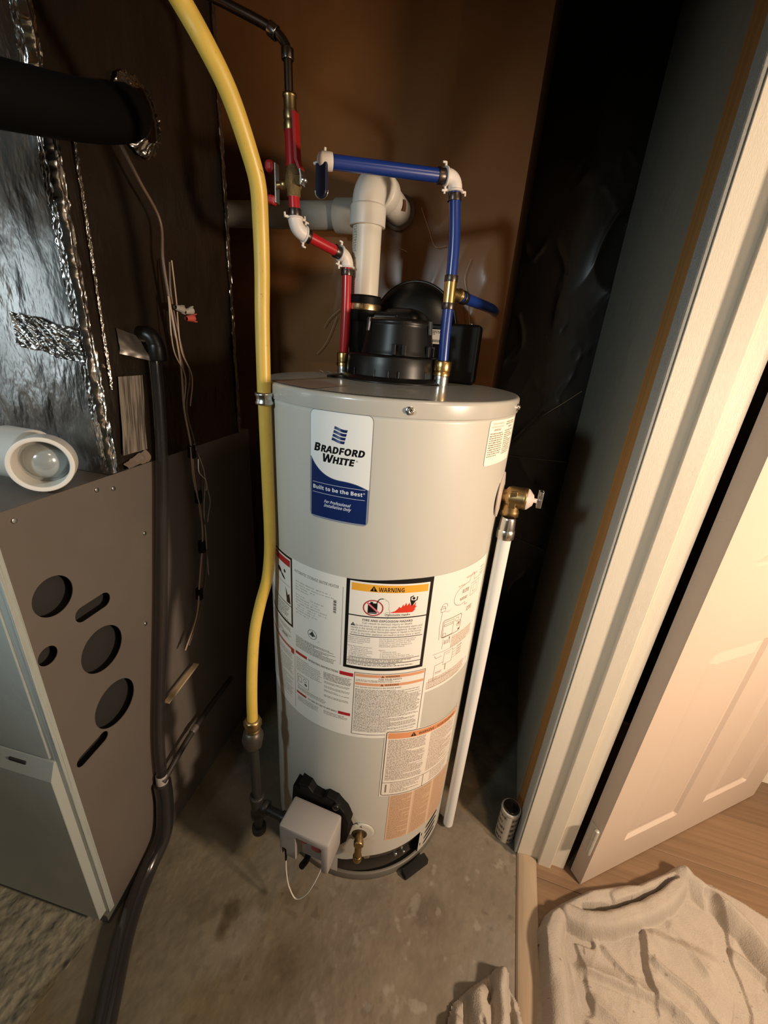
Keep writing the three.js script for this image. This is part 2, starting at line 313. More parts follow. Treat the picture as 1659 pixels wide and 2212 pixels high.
// ------------------------------------------------------------------ the water heater
const R = 0.254, TOP = 1.239;
const squiggle = (c, x, y, w, h, gap, col, opt = {}) => { // rows of small print set as words
  c.fillStyle = col; let yy = y;
  while (yy + h <= y + (opt.height ?? 1e9) && (opt.rows === undefined || opt.rows-- > 0)) {
    let xx = x; const end = x + w * (rnd() < 0.2 ? 0.45 + 0.4 * rnd() : 0.93 + 0.07 * rnd());
    while (xx < end) { const l = Math.min(h * (0.8 + 3.4 * rnd()), end - xx); c.fillRect(xx, yy + h * 0.12 * rnd(), l, h * (0.7 + 0.3 * rnd())); xx += l + h * 0.55; }
    yy += h + gap;
  }
};
const text = (c, s, x, y, size, o = {}) => {
  c.save(); c.font = `${o.italic ? 'italic ' : ''}${o.bold ? 'bold ' : ''}${size}px ${o.font ?? 'sans-serif'}`; c.fillStyle = o.color ?? '#111'; c.textAlign = o.align ?? 'left'; c.textBaseline = 'alphabetic';
  c.translate(x, y); if (o.rot) c.rotate(o.rot); if (o.skew) c.transform(1, 0, -o.skew, 1, 0, 0);
  if (o.width) { const m = c.measureText(s).width; c.scale(o.width / m, 1); }
  c.fillText(s, 0, 0); if (o.stroke) { c.lineWidth = o.stroke; c.strokeStyle = o.color ?? '#111'; c.strokeText(s, 0, 0); } c.restore();
};
const triangle = (c, x, y, s, col = '#111', mark = '#f2b33c') => { c.fillStyle = col; c.beginPath(); c.moveTo(x, y - s); c.lineTo(x + s * 0.6, y); c.lineTo(x - s * 0.6, y); c.closePath(); c.fill(); c.fillStyle = mark; c.fillRect(x - s * 0.06, y - s * 0.62, s * 0.12, s * 0.34); c.fillRect(x - s * 0.06, y - s * 0.2, s * 0.12, s * 0.11); };
const K = 2844, BX = (s) => (s + 0.375) * K, BY = (y) => (0.92 - y) * K;
const bandTex = canvasTex(2048, 1127, (c) => {
  c.fillStyle = '#f1eee6'; c.fillRect(0, 0, 2048, 1127);
  const box = (s0, y0, s1, y1, lw, col = '#111') => { c.strokeStyle = col; c.lineWidth = lw; c.strokeRect(BX(s0) + lw / 2, BY(y1) + lw / 2, (s1 - s0) * K - lw, (y1 - y0) * K - lw); };
  const bar = (s0, y0, s1, y1, col) => { c.fillStyle = col; c.fillRect(BX(s0), BY(y1), (s1 - s0) * K, (y1 - y0) * K); };
  const line = (pts, lw = 3, col = '#3a302a') => { c.strokeStyle = col; c.lineWidth = lw; c.beginPath(); pts.forEach(([s, y], i) => (i ? c.lineTo(BX(s), BY(y)) : c.moveTo(BX(s), BY(y)))); c.stroke(); };
  // danger panel far left
  box(-0.30, 0.752, -0.1135, 0.917, 15); bar(-0.29, 0.893, -0.121, 0.908, '#b3242a'); text(c, 'DANGER', BX(-0.2), BY(0.8955), 34, { bold: true, color: '#f6e9e2', align: 'center' });
  c.fillStyle = '#111'; c.beginPath(); c.ellipse(BX(-0.165), BY(0.871), 26, 15, 0.4, 0, 7); c.fill(); c.beginPath(); c.ellipse(BX(-0.15), BY(0.862), 30, 9, 0.5, 0, 7); c.fill(); c.beginPath(); c.arc(BX(-0.142), BY(0.876), 11, 0, 7); c.fill();
  c.fillStyle = '#24181a'; c.beginPath(); c.moveTo(BX(-0.135), BY(0.806)); c.lineTo(BX(-0.14), BY(0.842)); c.lineTo(BX(-0.131), BY(0.824)); c.lineTo(BX(-0.125), BY(0.83)); c.lineTo(BX(-0.121), BY(0.806)); c.closePath(); c.fill();
  line([[-0.29, 0.847], [-0.122, 0.847]], 2); bar(-0.295, 0.80, -0.118, 0.802, '#33383c');
  squiggle(c, BX(-0.288), BY(0.795), 0.162 * K, 6, 6, '#6b6660', { height: 0.036 * K });
  // rating panel
  text(c, 'AUTOMATIC STORAGE WATER HEATER', BX(-0.106), BY(0.892), 26, { width: 0.106 * K, color: '#333' });
  const mono = ['WATER HEATER CORPORATION  AMBLER PA USA  0', '200 LAFAYETTE STREET MIDDLEVILLE MI 49333 USA', 'MODEL RG2PV40S6N   SER NO', 'SERIAL UK48110926', '', 'CAP 40 US GAL      TYPE NATURAL GAS', 'INPUT 40000 BTU/HR   12.0 KW', 'RECOVERY 41 GAL/HR  MAX 150 PSI', 'MIN CLEARANCE FROM COMBUSTIBLE MATERIAL', '  FRONT 4 IN    SIDES 0 IN   VENT 0 IN', '  TOP 12 IN     REAR 0 IN', 'MAX WORKING PRESSURE 150 PSI', 'AMPS LESS THAN 5.0'];
  mono.forEach((s, i) => text(c, s, BX(-0.103), BY(0.872 - i * 0.0061), 9.8, { font: 'monospace', color: '#4a4a48' }));
  c.fillStyle = '#222'; for (let y = BY(0.865), e = BY(0.836); y < e;) { const h = 1.5 + 4 * rnd(); c.fillRect(BX(-0.010), y, 17, h); y += h + 1.5 + 3 * rnd(); }
  c.strokeStyle = '#3c4444'; c.lineWidth = 3; c.beginPath(); c.arc(BX(-0.057), BY(0.765), 31, 0, 7); c.stroke();
  c.fillStyle = '#37403f'; c.beginPath(); c.moveTo(BX(-0.057), BY(0.765) - 24); c.lineTo(BX(-0.057) + 15, BY(0.765) - 2); c.lineTo(BX(-0.057) + 27, BY(0.765) + 8); c.lineTo(BX(-0.057) + 10, BY(0.765) + 8); c.lineTo(BX(-0.057), BY(0.765) + 17); c.lineTo(BX(-0.057) - 10, BY(0.765) + 8); c.lineTo(BX(-0.057) - 27, BY(0.765) + 8); c.lineTo(BX(-0.057) - 15, BY(0.765) - 2); c.closePath(); c.fill();
  text(c, 'TM', BX(-0.044), BY(0.752), 8);
  squiggle(c, BX(-0.104), BY(0.741), 0.104 * K, 5, 3.6, '#77736c', { height: 0.03 * K });
  line([[0.0085, 0.898], [0.0085, 0.716]], 3, '#8d8a90');
  // left column
  squiggle(c, BX(-0.29), BY(0.743), 0.172 * K, 5.5, 5, '#8a847c', { height: 0.035 * K }); bar(-0.16, 0.715, -0.135, 0.718, '#6d6660');
  bar(-0.245, 0.69, -0.12, 0.697, '#c06a5c'); bar(-0.122, 0.683, -0.111, 0.697, '#b3372d');
  squiggle(c, BX(-0.24), BY(0.68), 0.125 * K, 5.5, 6.5, '#98928b', { height: 0.13 * K });
  line([[-0.108, 0.70], [-0.108, 0.536]], 2.5, '#8a4038');
  // warning panel
  box(0.0145, 0.7135, 0.178, 0.9225, 19); bar(0.0245, 0.8965, 0.168, 0.912, '#f0ae3c');
  triangle(c, BX(0.0655), BY(0.898), 33); text(c, 'WARNING', BX(0.0745), BY(0.8985), 35, { bold: true, width: 0.048 * K });
  c.strokeStyle = '#a8343a'; c.lineWidth = 7; c.beginPath(); c.ellipse(BX(0.0665), BY(0.862), 51, 47, 0, 0, 7); c.stroke();
  c.fillStyle = '#141010'; c.beginPath(); c.roundRect(BX(0.0665) - 28, BY(0.862) - 30, 50, 66, 6); c.fill(); c.fillRect(BX(0.0665) - 16, BY(0.862) - 38, 14, 8);
  c.strokeStyle = '#141010'; c.lineWidth = 5; c.beginPath(); c.moveTo(BX(0.0665) + 18, BY(0.862) - 28); c.quadraticCurveTo(BX(0.0665) + 24, BY(0.862) - 66, BX(0.0665) + 52, BY(0.862) - 60); c.stroke();
  text(c, 'FLAMMABLE', BX(0.0665) - 22, BY(0.8505), 8, { color: '#ddd' });
  c.strokeStyle = '#e0788a'; c.lineWidth = 10; c.beginPath(); c.moveTo(BX(0.0665) - 35, BY(0.862) - 33); c.lineTo(BX(0.0665) + 37, BY(0.862) + 33); c.stroke();
  c.strokeStyle = '#8f8f8f'; c.lineWidth = 2; c.beginPath(); let vx = BX(0.0665) + 52, vy = BY(0.862) - 60; c.moveTo(vx, vy); for (const [dx, dy] of [[14, 10], [16, 24], [2, 34], [6, 26], [-8, 24], [-4, 18]]) { c.quadraticCurveTo(vx + dx, vy, vx + dx, vy + dy); vx += dx; vy += dy; } c.stroke();
  c.beginPath(); c.roundRect(BX(0.0665) + 64, BY(0.8485) - 14, 124, 24, 11); c.stroke(); text(c, 'Flammable Vapors', BX(0.0665) + 68, BY(0.8467), 15, { bold: true });
  c.fillStyle = '#dd3a26'; c.beginPath(); c.moveTo(BX(0.0975), BY(0.853));
  for (const [s, y] of [[0.108, 0.857], [0.1135, 0.863], [0.1145, 0.8665], [0.1185, 0.8635], [0.1225, 0.8715], [0.124, 0.867], [0.128, 0.875], [0.1295, 0.868], [0.134, 0.8745], [0.1365, 0.868], [0.1395, 0.877], [0.1425, 0.868], [0.1465, 0.8755], [0.146, 0.866], [0.149, 0.866], [0.1445, 0.8595], [0.1475, 0.8595], [0.1415, 0.853]]) c.lineTo(BX(s), BY(y)); c.closePath(); c.fill();
  c.fillStyle = c.strokeStyle = '#141010'; c.beginPath(); c.arc(BX(0.1415), BY(0.8835), 8, 0, 7); c.fill(); c.lineWidth = 6; c.lineJoin = 'round';
  c.beginPath(); c.moveTo(BX(0.141), BY(0.889)); c.lineTo(BX(0.1355), BY(0.8865)); c.lineTo(BX(0.136), BY(0.878)); c.lineTo(BX(0.145), BY(0.878)); c.lineTo(BX(0.148), BY(0.8795)); c.lineTo(BX(0.1485), BY(0.887)); c.stroke();
  c.beginPath(); c.moveTo(BX(0.1345), BY(0.88)); c.lineTo(BX(0.1465), BY(0.8785)); c.lineTo(BX(0.142), BY(0.8705)); c.lineTo(BX(0.138), BY(0.8665)); c.lineTo(BX(0.1365), BY(0.873)); c.closePath(); c.fill();
  bar(0.0205, 0.8405, 0.172, 0.8428, '#111');
  text(c, 'FIRE AND EXPLOSION HAZARD', BX(0.096), BY(0.8312), 19, { bold: true, align: 'center', color: '#333' });
  text(c, 'Can result in serious injury or death', BX(0.096), BY(0.8247), 17, { align: 'center', color: '#333' }); triangle(c, BX(0.0305), BY(0.8178), 22, '#222', '#eee');
  ['       Do not store or use gasoline or other flammable vapors and', 'liquids in the vicinity of this or any other appliance. Storage of or', 'use of gasoline or other flammable vapors or liquids in the vicinity', 'of this or any other appliance can result in serious injury or death.'].forEach((s, i) => text(c, s, BX(0.0265), BY(0.818 - i * 0.0061), 15.5, { width: 0.139 * K - i, color: '#333' }));
  bar(0.0255, 0.7955, 0.168, 0.797, '#333');
  ['Vapors from flammable', 'liquids will explode and', 'catch fire causing death', 'or severe burns.', '', 'Keep flammable products:', '  1. far away from any', '     possible ignition source,', '  2. in approved containers,', '  3. tightly closed and', '  4. out of children\'s reach.'].forEach((s, i) => text(c, s, BX(0.0225), BY(0.7905 - i * 0.00445), 11.5, { color: '#3c3a38' }));
  ['Do not use or store flammable products', 'such as gasoline, solvents or adhesives', 'in the same room or area near the', 'appliance, or any other appliance or', 'any possible ignition source.', '', 'Vapors:', '   1. cannot be seen,', '   2. are heavier than air,', '   3. go a long way on the floor and', '   4. can be carried from other rooms to'].forEach((s, i) => text(c, s, BX(0.083), BY(0.7905 - i * 0.00445), 11.5, { color: '#3c3a38' }));
  bar(0.0255, 0.7425, 0.168, 0.7437, '#333'); bar(0.0205, 0.7325, 0.172, 0.734, '#222');
  squiggle(c, BX(0.023), BY(0.7412), 0.138 * K, 6, 4.5, '#7a756f', { rows: 2 }); squiggle(c, BX(0.023), BY(0.7307), 0.138 * K, 6, 4.5, '#7a756f', { rows: 2 });
  // operating instructions
  bar(-0.105, 0.693, -0.071, 0.70, '#b3292b'); text(c, 'OPERATING INSTRUCTIONS', BX(-0.068), BY(0.6935), 19, { bold: true, width: 0.073 * K, color: '#333' }); bar(0.0075, 0.6915, 0.0365, 0.7005, '#b32430');
  squiggle(c, BX(-0.103), BY(0.684), 0.07 * K, 5, 8, '#8b867f', { height: 0.034 * K }); squiggle(c, BX(-0.028), BY(0.684), 0.062 * K, 5.5, 4.2, '#7c7770', { height: 0.02 * K });
  for (const y of [0.66, 0.648, 0.637, 0.623]) squiggle(c, BX(-0.026), BY(y), 0.058 * K, 5, 4, '#8b867f', { rows: 2 });
  c.strokeStyle = '#6c6862'; c.lineWidth = 3; c.beginPath(); c.roundRect(BX(-0.1), BY(0.64), 96, 84, 10); c.stroke(); c.strokeRect(BX(-0.1) + 12, BY(0.64) + 16, 26, 40); c.beginPath(); c.arc(BX(-0.1) + 66, BY(0.64) + 24, 12, 0, 7); c.stroke(); c.fillStyle = '#555'; c.beginPath(); c.ellipse(BX(-0.1) + 72, BY(0.64) + 54, 12, 9, 0.5, 0, 7); c.fill();
  squiggle(c, BX(-0.1), BY(0.606), 0.08 * K, 5, 5, '#8b867f', { rows: 3 });
  bar(-0.103, 0.584, -0.073, 0.59, '#a83a2c'); text(c, 'TO TURN OFF GAS TO APPLIANCE', BX(-0.068), BY(0.5845), 17, { bold: true, width: 0.073 * K, color: '#444' }); bar(0.0075, 0.583, 0.0345, 0.591, '#b32430');
  squiggle(c, BX(-0.1), BY(0.578), 0.062 * K, 5, 6, '#8b867f', { rows: 4 }); squiggle(c, BX(-0.026), BY(0.578), 0.058 * K, 5, 5, '#8b867f', { rows: 3 });
  // second warning
  box(0.0385, 0.5345, 0.1875, 0.7055, 4, '#4a423a'); bar(0.041, 0.695, 0.185, 0.7025, '#e0a27a'); bar(0.041, 0.673, 0.185, 0.68, '#e0a27a');
  triangle(c, BX(0.096), BY(0.6955), 15, '#4a2c18', '#e0a27a'); text(c, 'WARNING', BX(0.102), BY(0.696), 17, { bold: true, color: '#4a2c18' }); text(c, 'FOR YOUR SAFETY', BX(0.112), BY(0.689), 16, { bold: true, align: 'center', color: '#5a4c40' });
  squiggle(c, BX(0.042), BY(0.688), 0.14 * K, 5, 4, '#8d8074', { rows: 2 }); triangle(c, BX(0.096), BY(0.6735), 15, '#4a2c18', '#e0a27a'); text(c, 'WARNING', BX(0.102), BY(0.674), 17, { bold: true, color: '#4a2c18' });
  text(c, 'HOT WATER CAN PRODUCE 3RD DEGREE BURNS', BX(0.042), BY(0.6665), 12, { bold: true, color: '#6a5c50' });
  squiggle(c, BX(0.042), BY(0.663), 0.142 * K, 5.2, 3.6, '#857a70', { height: 0.122 * K });
  // wiring diagrams on the right
  const ink = '#7d5c48';
  text(c, 'WIRING DIAGRAM', BX(0.264), BY(0.898), 16, { color: ink, width: 0.04 * K }); text(c, 'BLOWER', BX(0.243), BY(0.884), 14, { color: ink });
  c.strokeStyle = ink; c.lineWidth = 2.6; c.beginPath(); c.moveTo(BX(0.283), BY(0.834)); c.lineTo(BX(0.272), BY(0.834)); c.lineTo(BX(0.272), BY(0.841)); c.bezierCurveTo(BX(0.245), BY(0.834), BX(0.232), BY(0.85), BX(0.237), BY(0.866)); c.bezierCurveTo(BX(0.241), BY(0.882), BX(0.262), BY(0.886), BX(0.278), BY(0.887)); c.bezierCurveTo(BX(0.28), BY(0.91), BX(0.295), BY(0.91), BX(0.295), BY(0.885)); c.lineTo(BX(0.335), BY(0.885)); c.stroke();
  c.strokeRect(BX(0.288), BY(0.878), 90, 84); c.strokeRect(BX(0.297), BY(0.872), 42, 50);
  squiggle(c, BX(0.258), BY(0.874), 62, 6, 3, ink, { rows: 3 }); squiggle(c, BX(0.254), BY(0.855), 70, 6, 3, ink, { rows: 2 }); squiggle(c, BX(0.318), BY(0.905), 55, 6, 14, ink, { rows: 3 });
  line([[0.21, 0.77], [0.207, 0.80], [0.209, 0.838]], 2.6, ink); c.beginPath(); c.arc(BX(0.21), BY(0.845), 17, 3, 6.6); c.stroke(); c.beginPath(); c.arc(BX(0.213), BY(0.85), 20, 3, 6.6); c.stroke(); c.strokeRect(BX(0.205), BY(0.846), 30, 22); text(c, 'PILOT', BX(0.218), BY(0.834), 12, { color: ink });
  c.lineWidth = 4; c.beginPath(); c.roundRect(BX(0.215), BY(0.815), 152, 122, 16); c.stroke(); c.lineWidth = 2.6; c.strokeRect(BX(0.218), BY(0.81), 78, 104); c.strokeRect(BX(0.22), BY(0.804), 66, 12); c.beginPath(); c.arc(BX(0.255), BY(0.805), 13, 0, 7); c.stroke(); c.beginPath(); c.ellipse(BX(0.262), BY(0.793), 16, 19, 0.3, 0, 7); c.stroke(); c.fillStyle = ink; c.beginPath(); c.ellipse(BX(0.262), BY(0.793), 7, 11, 0.6, 0, 7); c.fill(); c.strokeRect(BX(0.22), BY(0.782), 18, 30); c.fillRect(BX(0.262), BY(0.779), 20, 12);
  c.fillRect(BX(0.238), BY(0.768), 8, 16); line([[0.24, 0.766], [0.243, 0.75]], 3, ink); line([[0.222, 0.768], [0.222, 0.742]], 2.6, ink); squiggle(c, BX(0.225), BY(0.762), 40, 5, 5, ink, { rows: 3 }); squiggle(c, BX(0.283), BY(0.823), 60, 6, 5, ink, { rows: 3 });
  squiggle(c, BX(0.247), BY(0.765), 0.075 * K, 5, 3.6, '#a8856f', { height: 0.03 * K });
  line([[0.2, 0.735], [0.34, 0.735]], 2, ink); line([[0.205, 0.73], [0.21, 0.722], [0.225, 0.724]], 2.6, ink); c.strokeRect(BX(0.232), BY(0.729), 74, 92); text(c, 'CONTROL', BX(0.236), BY(0.722), 10, { color: ink });
  line([[0.21, 0.66], [0.21, 0.703], [0.232, 0.705]], 2.6, ink); for (const y of [0.725, 0.717, 0.71, 0.703]) { line([[0.258, y], [0.29, y]], 2.2, ink); squiggle(c, BX(0.272), BY(y) - 10, 50, 5, 5, ink, { rows: 1 }); }
  line([[0.24, 0.697], [0.24, 0.68]], 6, ink); squiggle(c, BX(0.214), BY(0.684), 50, 5, 5, ink, { rows: 2 });
  squiggle(c, BX(0.198), BY(0.671), 0.12 * K, 5, 3.4, '#a8856f', { height: 0.026 * K }); box(0.195, 0.6445, 0.33, 0.664, 2.5, ink);
});
const brandTex = canvasTex(600, 1040, (c, w, h) => {
  c.fillStyle = '#f3f3f0'; c.fillRect(0, 0, w, h);
  const navy = '#14285f'; c.fillStyle = navy; c.beginPath(); c.moveTo(0, h * 0.42); c.bezierCurveTo(w * 0.12, h * 0.54, w * 0.3, h * 0.595, w * 0.52, h * 0.6); c.bezierCurveTo(w * 0.78, h * 0.6, w * 0.88, h * 0.625, w, h * 0.655); c.lineTo(w, h); c.lineTo(0, h); c.closePath(); c.fill();
  c.strokeStyle = '#8b93a6'; c.lineWidth = 5; c.stroke();
  // waving four-bar flag
  for (let k = 0; k < 4; k++) {
    const grd = c.createLinearGradient(w * 0.38, 0, w * 0.63, 0); grd.addColorStop(0, '#13265c'); grd.addColorStop(0.5, '#6f7c9c'); grd.addColorStop(0.62, '#1b2d60'); grd.addColorStop(1, '#0d1b49'); c.fillStyle = grd;
    const y = h * (0.108 + k * 0.034), x0 = w * (0.42 - k * 0.013), ww = w * 0.215, t = h * 0.025; c.beginPath(); c.moveTo(x0, y); c.bezierCurveTo(x0 + ww * 0.3, y + 4, x0 + ww * 0.5, y + 30, x0 + ww, y + 22); c.lineTo(x0 + ww - w * 0.011, y + 22 + t); c.bezierCurveTo(x0 + ww * 0.48, y + 30 + t, x0 + ww * 0.28, y + 4 + t, x0 - w * 0.011, y + t); c.closePath(); c.fill();
  }
  const big = (s, x, y, size, width) => text(c, s, x, y, size, { bold: true, width, skew: 0.2, color: '#101014', stroke: 5 });
  big('B', w * 0.04, h * 0.355, 106, w * 0.125); big('RADFORD', w * 0.17, h * 0.355, 88, w * 0.745); big('W', w * 0.2, h * 0.445, 106, w * 0.185); big('HITE', w * 0.385, h * 0.445, 88, w * 0.37);
  text(c, '®', w * 0.785, h * 0.405, 26, { color: '#222' });
  c.fillStyle = '#dfe4ee'; c.fillRect(w * 0.03, h * 0.655, w * 0.93, 4); c.fillRect(w * 0.03, h * 0.755, w * 0.93, 4);
  text(c, 'Built to be the Best', w * 0.03, h * 0.722, 54, { bold: true, width: w * 0.89, color: '#f2f4f8' }); text(c, '®', w * 0.925, h * 0.7, 24, { color: '#f2f4f8' });
  text(c, 'For Professional', w * 0.25, h * 0.845, 44, { bold: true, italic: true, skew: 0.15, width: w * 0.47, color: '#dbe0ec' }); text(c, 'Installation Only', w * 0.25, h * 0.885, 44, { bold: true, italic: true, skew: 0.15, width: w * 0.48, color: '#dbe0ec' });
});
const lowerTex = canvasTex(840, 800, (c, w, h) => {
  c.fillStyle = '#efe6da'; c.fillRect(0, 0, w, h); c.strokeStyle = '#2d2620'; c.lineWidth = 7; c.beginPath(); c.roundRect(14, 14, w - 28, h - 28, 20); c.stroke();
  c.fillStyle = '#e2996a'; c.fillRect(26, 26, w - 52, 66); triangle(c, w * 0.3, 84, 48, '#2a1a10', '#e2996a'); text(c, 'WARNING / AVERTISSEMENT', w * 0.36, 80, 44, { bold: true, width: w * 0.56, color: '#3a2010' });
  squiggle(c, 34, 104, w * 0.43, 8, 5, '#94857a', { height: 500 }); squiggle(c, w * 0.52, 104, w * 0.44, 8, 5, '#a8907f', { height: 500 });
  c.fillStyle = '#2d2620'; c.fillRect(14, 622, w - 28, 5); c.fillRect(w * 0.5, 622, 6, 165); squiggle(c, 90, 640, w * 0.36, 9, 9, '#94857a', { height: 130 }); squiggle(c, w * 0.6, 640, w * 0.33, 9, 9, '#a8907f', { height: 130 }); c.fillStyle = '#8a7d72'; c.fillRect(44, 650, 16, 100);
});
const pinkTex = canvasTex(800, 640, (c, w, h) => {
  c.fillStyle = '#d9b596'; c.fillRect(0, 0, w, h); c.fillStyle = '#e6ccb4'; c.fillRect(w * 0.29, 0, 12, h); c.fillRect(w * 0.6, 0, 12, h); squiggle(c, 16, 14, w * 0.27, 8, 6, '#a98569', { height: h - 30 }); squiggle(c, w * 0.33, 14, w * 0.26, 8, 6, '#a98569', { height: h - 30 }); squiggle(c, w * 0.64, 14, w * 0.34, 8, 6, '#b58f72', { height: h - 30 });
});
const valveTagTex = canvasTex(520, 440, (c, w, h) => {
  c.fillStyle = '#f5f1e8'; c.fillRect(0, 0, w, h); text(c, 'ATTENTION: FOR TEMPERATURE', w * 0.08, 40, 20, { width: w * 0.36, color: '#7a6648' }); text(c, 'AND PRESSURE RELIEF VALVE', w * 0.06, 70, 20, { width: w * 0.4, color: '#7a6648' }); text(c, 'IMPORTANT', w * 0.14, 102, 26, { bold: true, width: w * 0.22, color: '#5c4a30' }); squiggle(c, w * 0.04, 122, w * 0.44, 11, 11, '#8a7658', { height: 250 });
  squiggle(c, w * 0.54, 26, w * 0.4, 11, 9, '#8a7658', { rows: 2 }); text(c, 'IMPORTANT', w * 0.66, 92, 26, { bold: true, width: w * 0.2, color: '#5c4a30' }); squiggle(c, w * 0.53, 112, w * 0.42, 11, 10, '#8a7658', { height: 250 });
});
const paperOf = (map, r = 0.5) => std(0xffffff, r, 0, { map });
const heater = thing('water_heater', 'tall grey enamelled gas storage water heater covered in instruction labels', 'water heater');
{
  // jacket: full drum above the burner opening, the rest of the skirt, and the low rim
  const topEdge = (s) => { const a = (s / R) * 57.2958; return a < 24 ? mix(0.078, 0.104, smooth(5, 24, a)) : mix(0.104, 0.112, (a - 24) / 34); };
  const A0 = rad(5), A1 = rad(56.8);
  const jacket = new THREE.LatheGeometry([[R, 0.115], [R, 0.6], [R, 1.205], [R, 1.2135], [R - 0.012, 1.214]].map(([r, y]) => new THREE.Vector2(r, y)), 128);
  const skirt = cylPatch(R, A1 * R, (Math.PI * 2 + A0) * R, 0, 0.115, 110, 1), lip = cylPatch(R, A0 * R, A1 * R, topEdge, 0.115, 48, 1);
  part(heater, 'jacket', [jacket, skirt, lip, cylPatch(R - 0.0025, A0 * R * 0.99, A1 * R * 0.99, topEdge, 0.118, 48, 1)], enamel);
  part(heater, 'base_rim', [new THREE.LatheGeometry([[R - 0.004, 0.0], [R + 0.0012, 0.0], [R + 0.0012, 0.02], [R - 0.001, 0.0235], [R - 0.006, 0.0235]].map(([r, y]) => new THREE.Vector2(r, y)), 128)], std(rgb(0.15, 0.135, 0.115), 0.42));
  part(heater, 'lid', new THREE.LatheGeometry([[R + 0.0012, 1.2115], [R + 0.0026, 1.212], [R + 0.0026, 1.232], [R + 0.0018, 1.236], [R - 0.001, 1.2385], [R - 0.005, TOP], [0.12, TOP + 0.0015], [0.0001, TOP + 0.002]].map(([r, y]) => new THREE.Vector2(r, y)), 128), enamelLid);
  for (const [deg, y] of [[22.6, 1.2235], [81, 1.2235], [-62, 1.2235]]) {
    const a = rad(deg), n = V(Math.sin(a), 0, Math.cos(a)), b = n.clone().multiplyScalar(R + 0.0024).setY(y);
    part(heater, 'screw', [turned(b, b.clone().add(n), [[0, 0], [0.0075, 0], [0.0072, 0.0012], [0.005, 0.0014], [0.005, 0.005], [0.0042, 0.0058], [0.0018, 0.0058], [0.0015, 0.0035], [0, 0.0035]], 6)], steel);
  }
  // combustion chamber seen through the open burner access
  const chamber = std(rgb(0.075, 0.065, 0.054), 0.3, 0.45);
  part(heater, 'combustion_chamber', [new THREE.LatheGeometry([[0.246, 0.0], [0.232, 0.012], [0.226, 0.03], [0.231, 0.048], [0.236, 0.056], [0.2375, 0.062], [0.236, 0.068], [0.231, 0.076], [0.2305, 0.125], [0.252, 0.128]].map(([r, y]) => new THREE.Vector2(r, y)), 96)], chamber);
  const spot = (deg, r, y) => V(r * Math.sin(rad(deg)), y, r * Math.cos(rad(deg))), out = (deg) => V(Math.sin(rad(deg)), 0, Math.cos(rad(deg)));
  for (const [deg, y, s] of [[22, 0.083, 1.25], [41, 0.06, 0.7], [47, 0.052, 0.55]]) { const b = spot(deg, 0.231, y), q = out(deg); part(heater, 'chamber_bolt', turned(b, b.clone().add(q), [[0, 0], [0.011 * s, 0], [0.011 * s, 0.003], [0.0075 * s, 0.004], [0.0075 * s, 0.013], [0.006 * s, 0.016], [0, 0.017]], 10), steel); }
  // louvre slots at the right of the skirt
  const slotMat = std(rgb(0.008, 0.007, 0.006), 0.8);
  for (let i = 0; i < 4; i++) { const y0 = 0.034 + i * 0.0235; part(heater, 'louver_slot', cylPatch(R + 0.0008, 0.273, 0.325, (s) => y0 + (s - 0.273) * 0.28, (s) => y0 + (s - 0.273) * 0.28 + 0.0115 * Math.sin(Math.PI * clamp((s - 0.272) / 0.054)) ** 0.4, 16, 1), slotMat); }
  for (const y of [0.045, 0.088]) part(heater, 'tab_slot', cylPatch(R + 0.0008, 0.258, 0.2605, y, y + 0.011, 3, 1), slotMat);
  part(heater, 'jacket_seam', cylPatch(R + 0.0009, rad(-52) * R, rad(-51.4) * R, 0.22, 0.62, 2, 1), std(rgb(0.06, 0.06, 0.055), 0.5));

  // printed labels
  const rounded = (s0, s1, y0, y1, r) => { const ins = (s) => { const d = Math.min(s - s0, s1 - s); return d >= r ? 0 : r - Math.sqrt(Math.max(0, r * r - (r - d) ** 2)); }; return [(s) => y0 + ins(s), (s) => y1 - ins(s)]; };
  { const [b, t] = rounded(-0.0625, 0.046, 1.026, 1.2105, 0.009); part(heater, 'brand_label', cylPatch(R + 0.0008, -0.0625, 0.046, b, t, 90, 2, (s, y) => [(s + 0.0605) / 0.1045, (y - 1.028) / 0.1805]), phys(0xffffff, 0.3, 0, { map: brandTex, clearcoat: 0.3, clearcoatRoughness: 0.15 })); const [b2, t2] = rounded(-0.0635, 0.047, 1.025, 1.2115, 0.010); part(heater, 'label_border', cylPatch(R + 0.0004, -0.0635, 0.047, b2, t2, 90, 2), std(rgb(0.22, 0.23, 0.25), 0.4)); }
  const bandUv = (s, y) => [(s + 0.375) * K / 2048, 1 - (0.92 - y) * K / 1127];
  part(heater, 'instruction_label', cylPatch(R + 0.0006, -0.375, 0.1935, 0.526, (s) => 0.9185 + 0.0075 * smooth(0.0, 0.15, s), 120, 2, bandUv), paperOf(bandTex, 0.42));
  part(heater, 'wiring_label', cylPatch(R + 0.0005, 0.185, 0.345, 0.637, 0.926, 48, 2, bandUv), paperOf(bandTex, 0.42));
  const tilt = (y) => (s) => y - (s - 0.113) * 0.17;
  part(heater, 'warning_label', cylPatch(R + 0.0009, 0.1125, 0.338, tilt(0.334), tilt(0.548), 60, 2, (s, y) => [(s - 0.1125) / 0.2255, (y - tilt(0.334)(s)) / 0.214]), paperOf(lowerTex, 0.45));
  part(heater, 'pink_label', cylPatch(R + 0.0006, 0.138, 0.35, tilt(0.163), tilt(0.337), 60, 2, (s, y) => [(s - 0.138) / 0.212, (y - tilt(0.163)(s)) / 0.174]), paperOf(pinkTex, 0.45), 'pinkish small-print label');
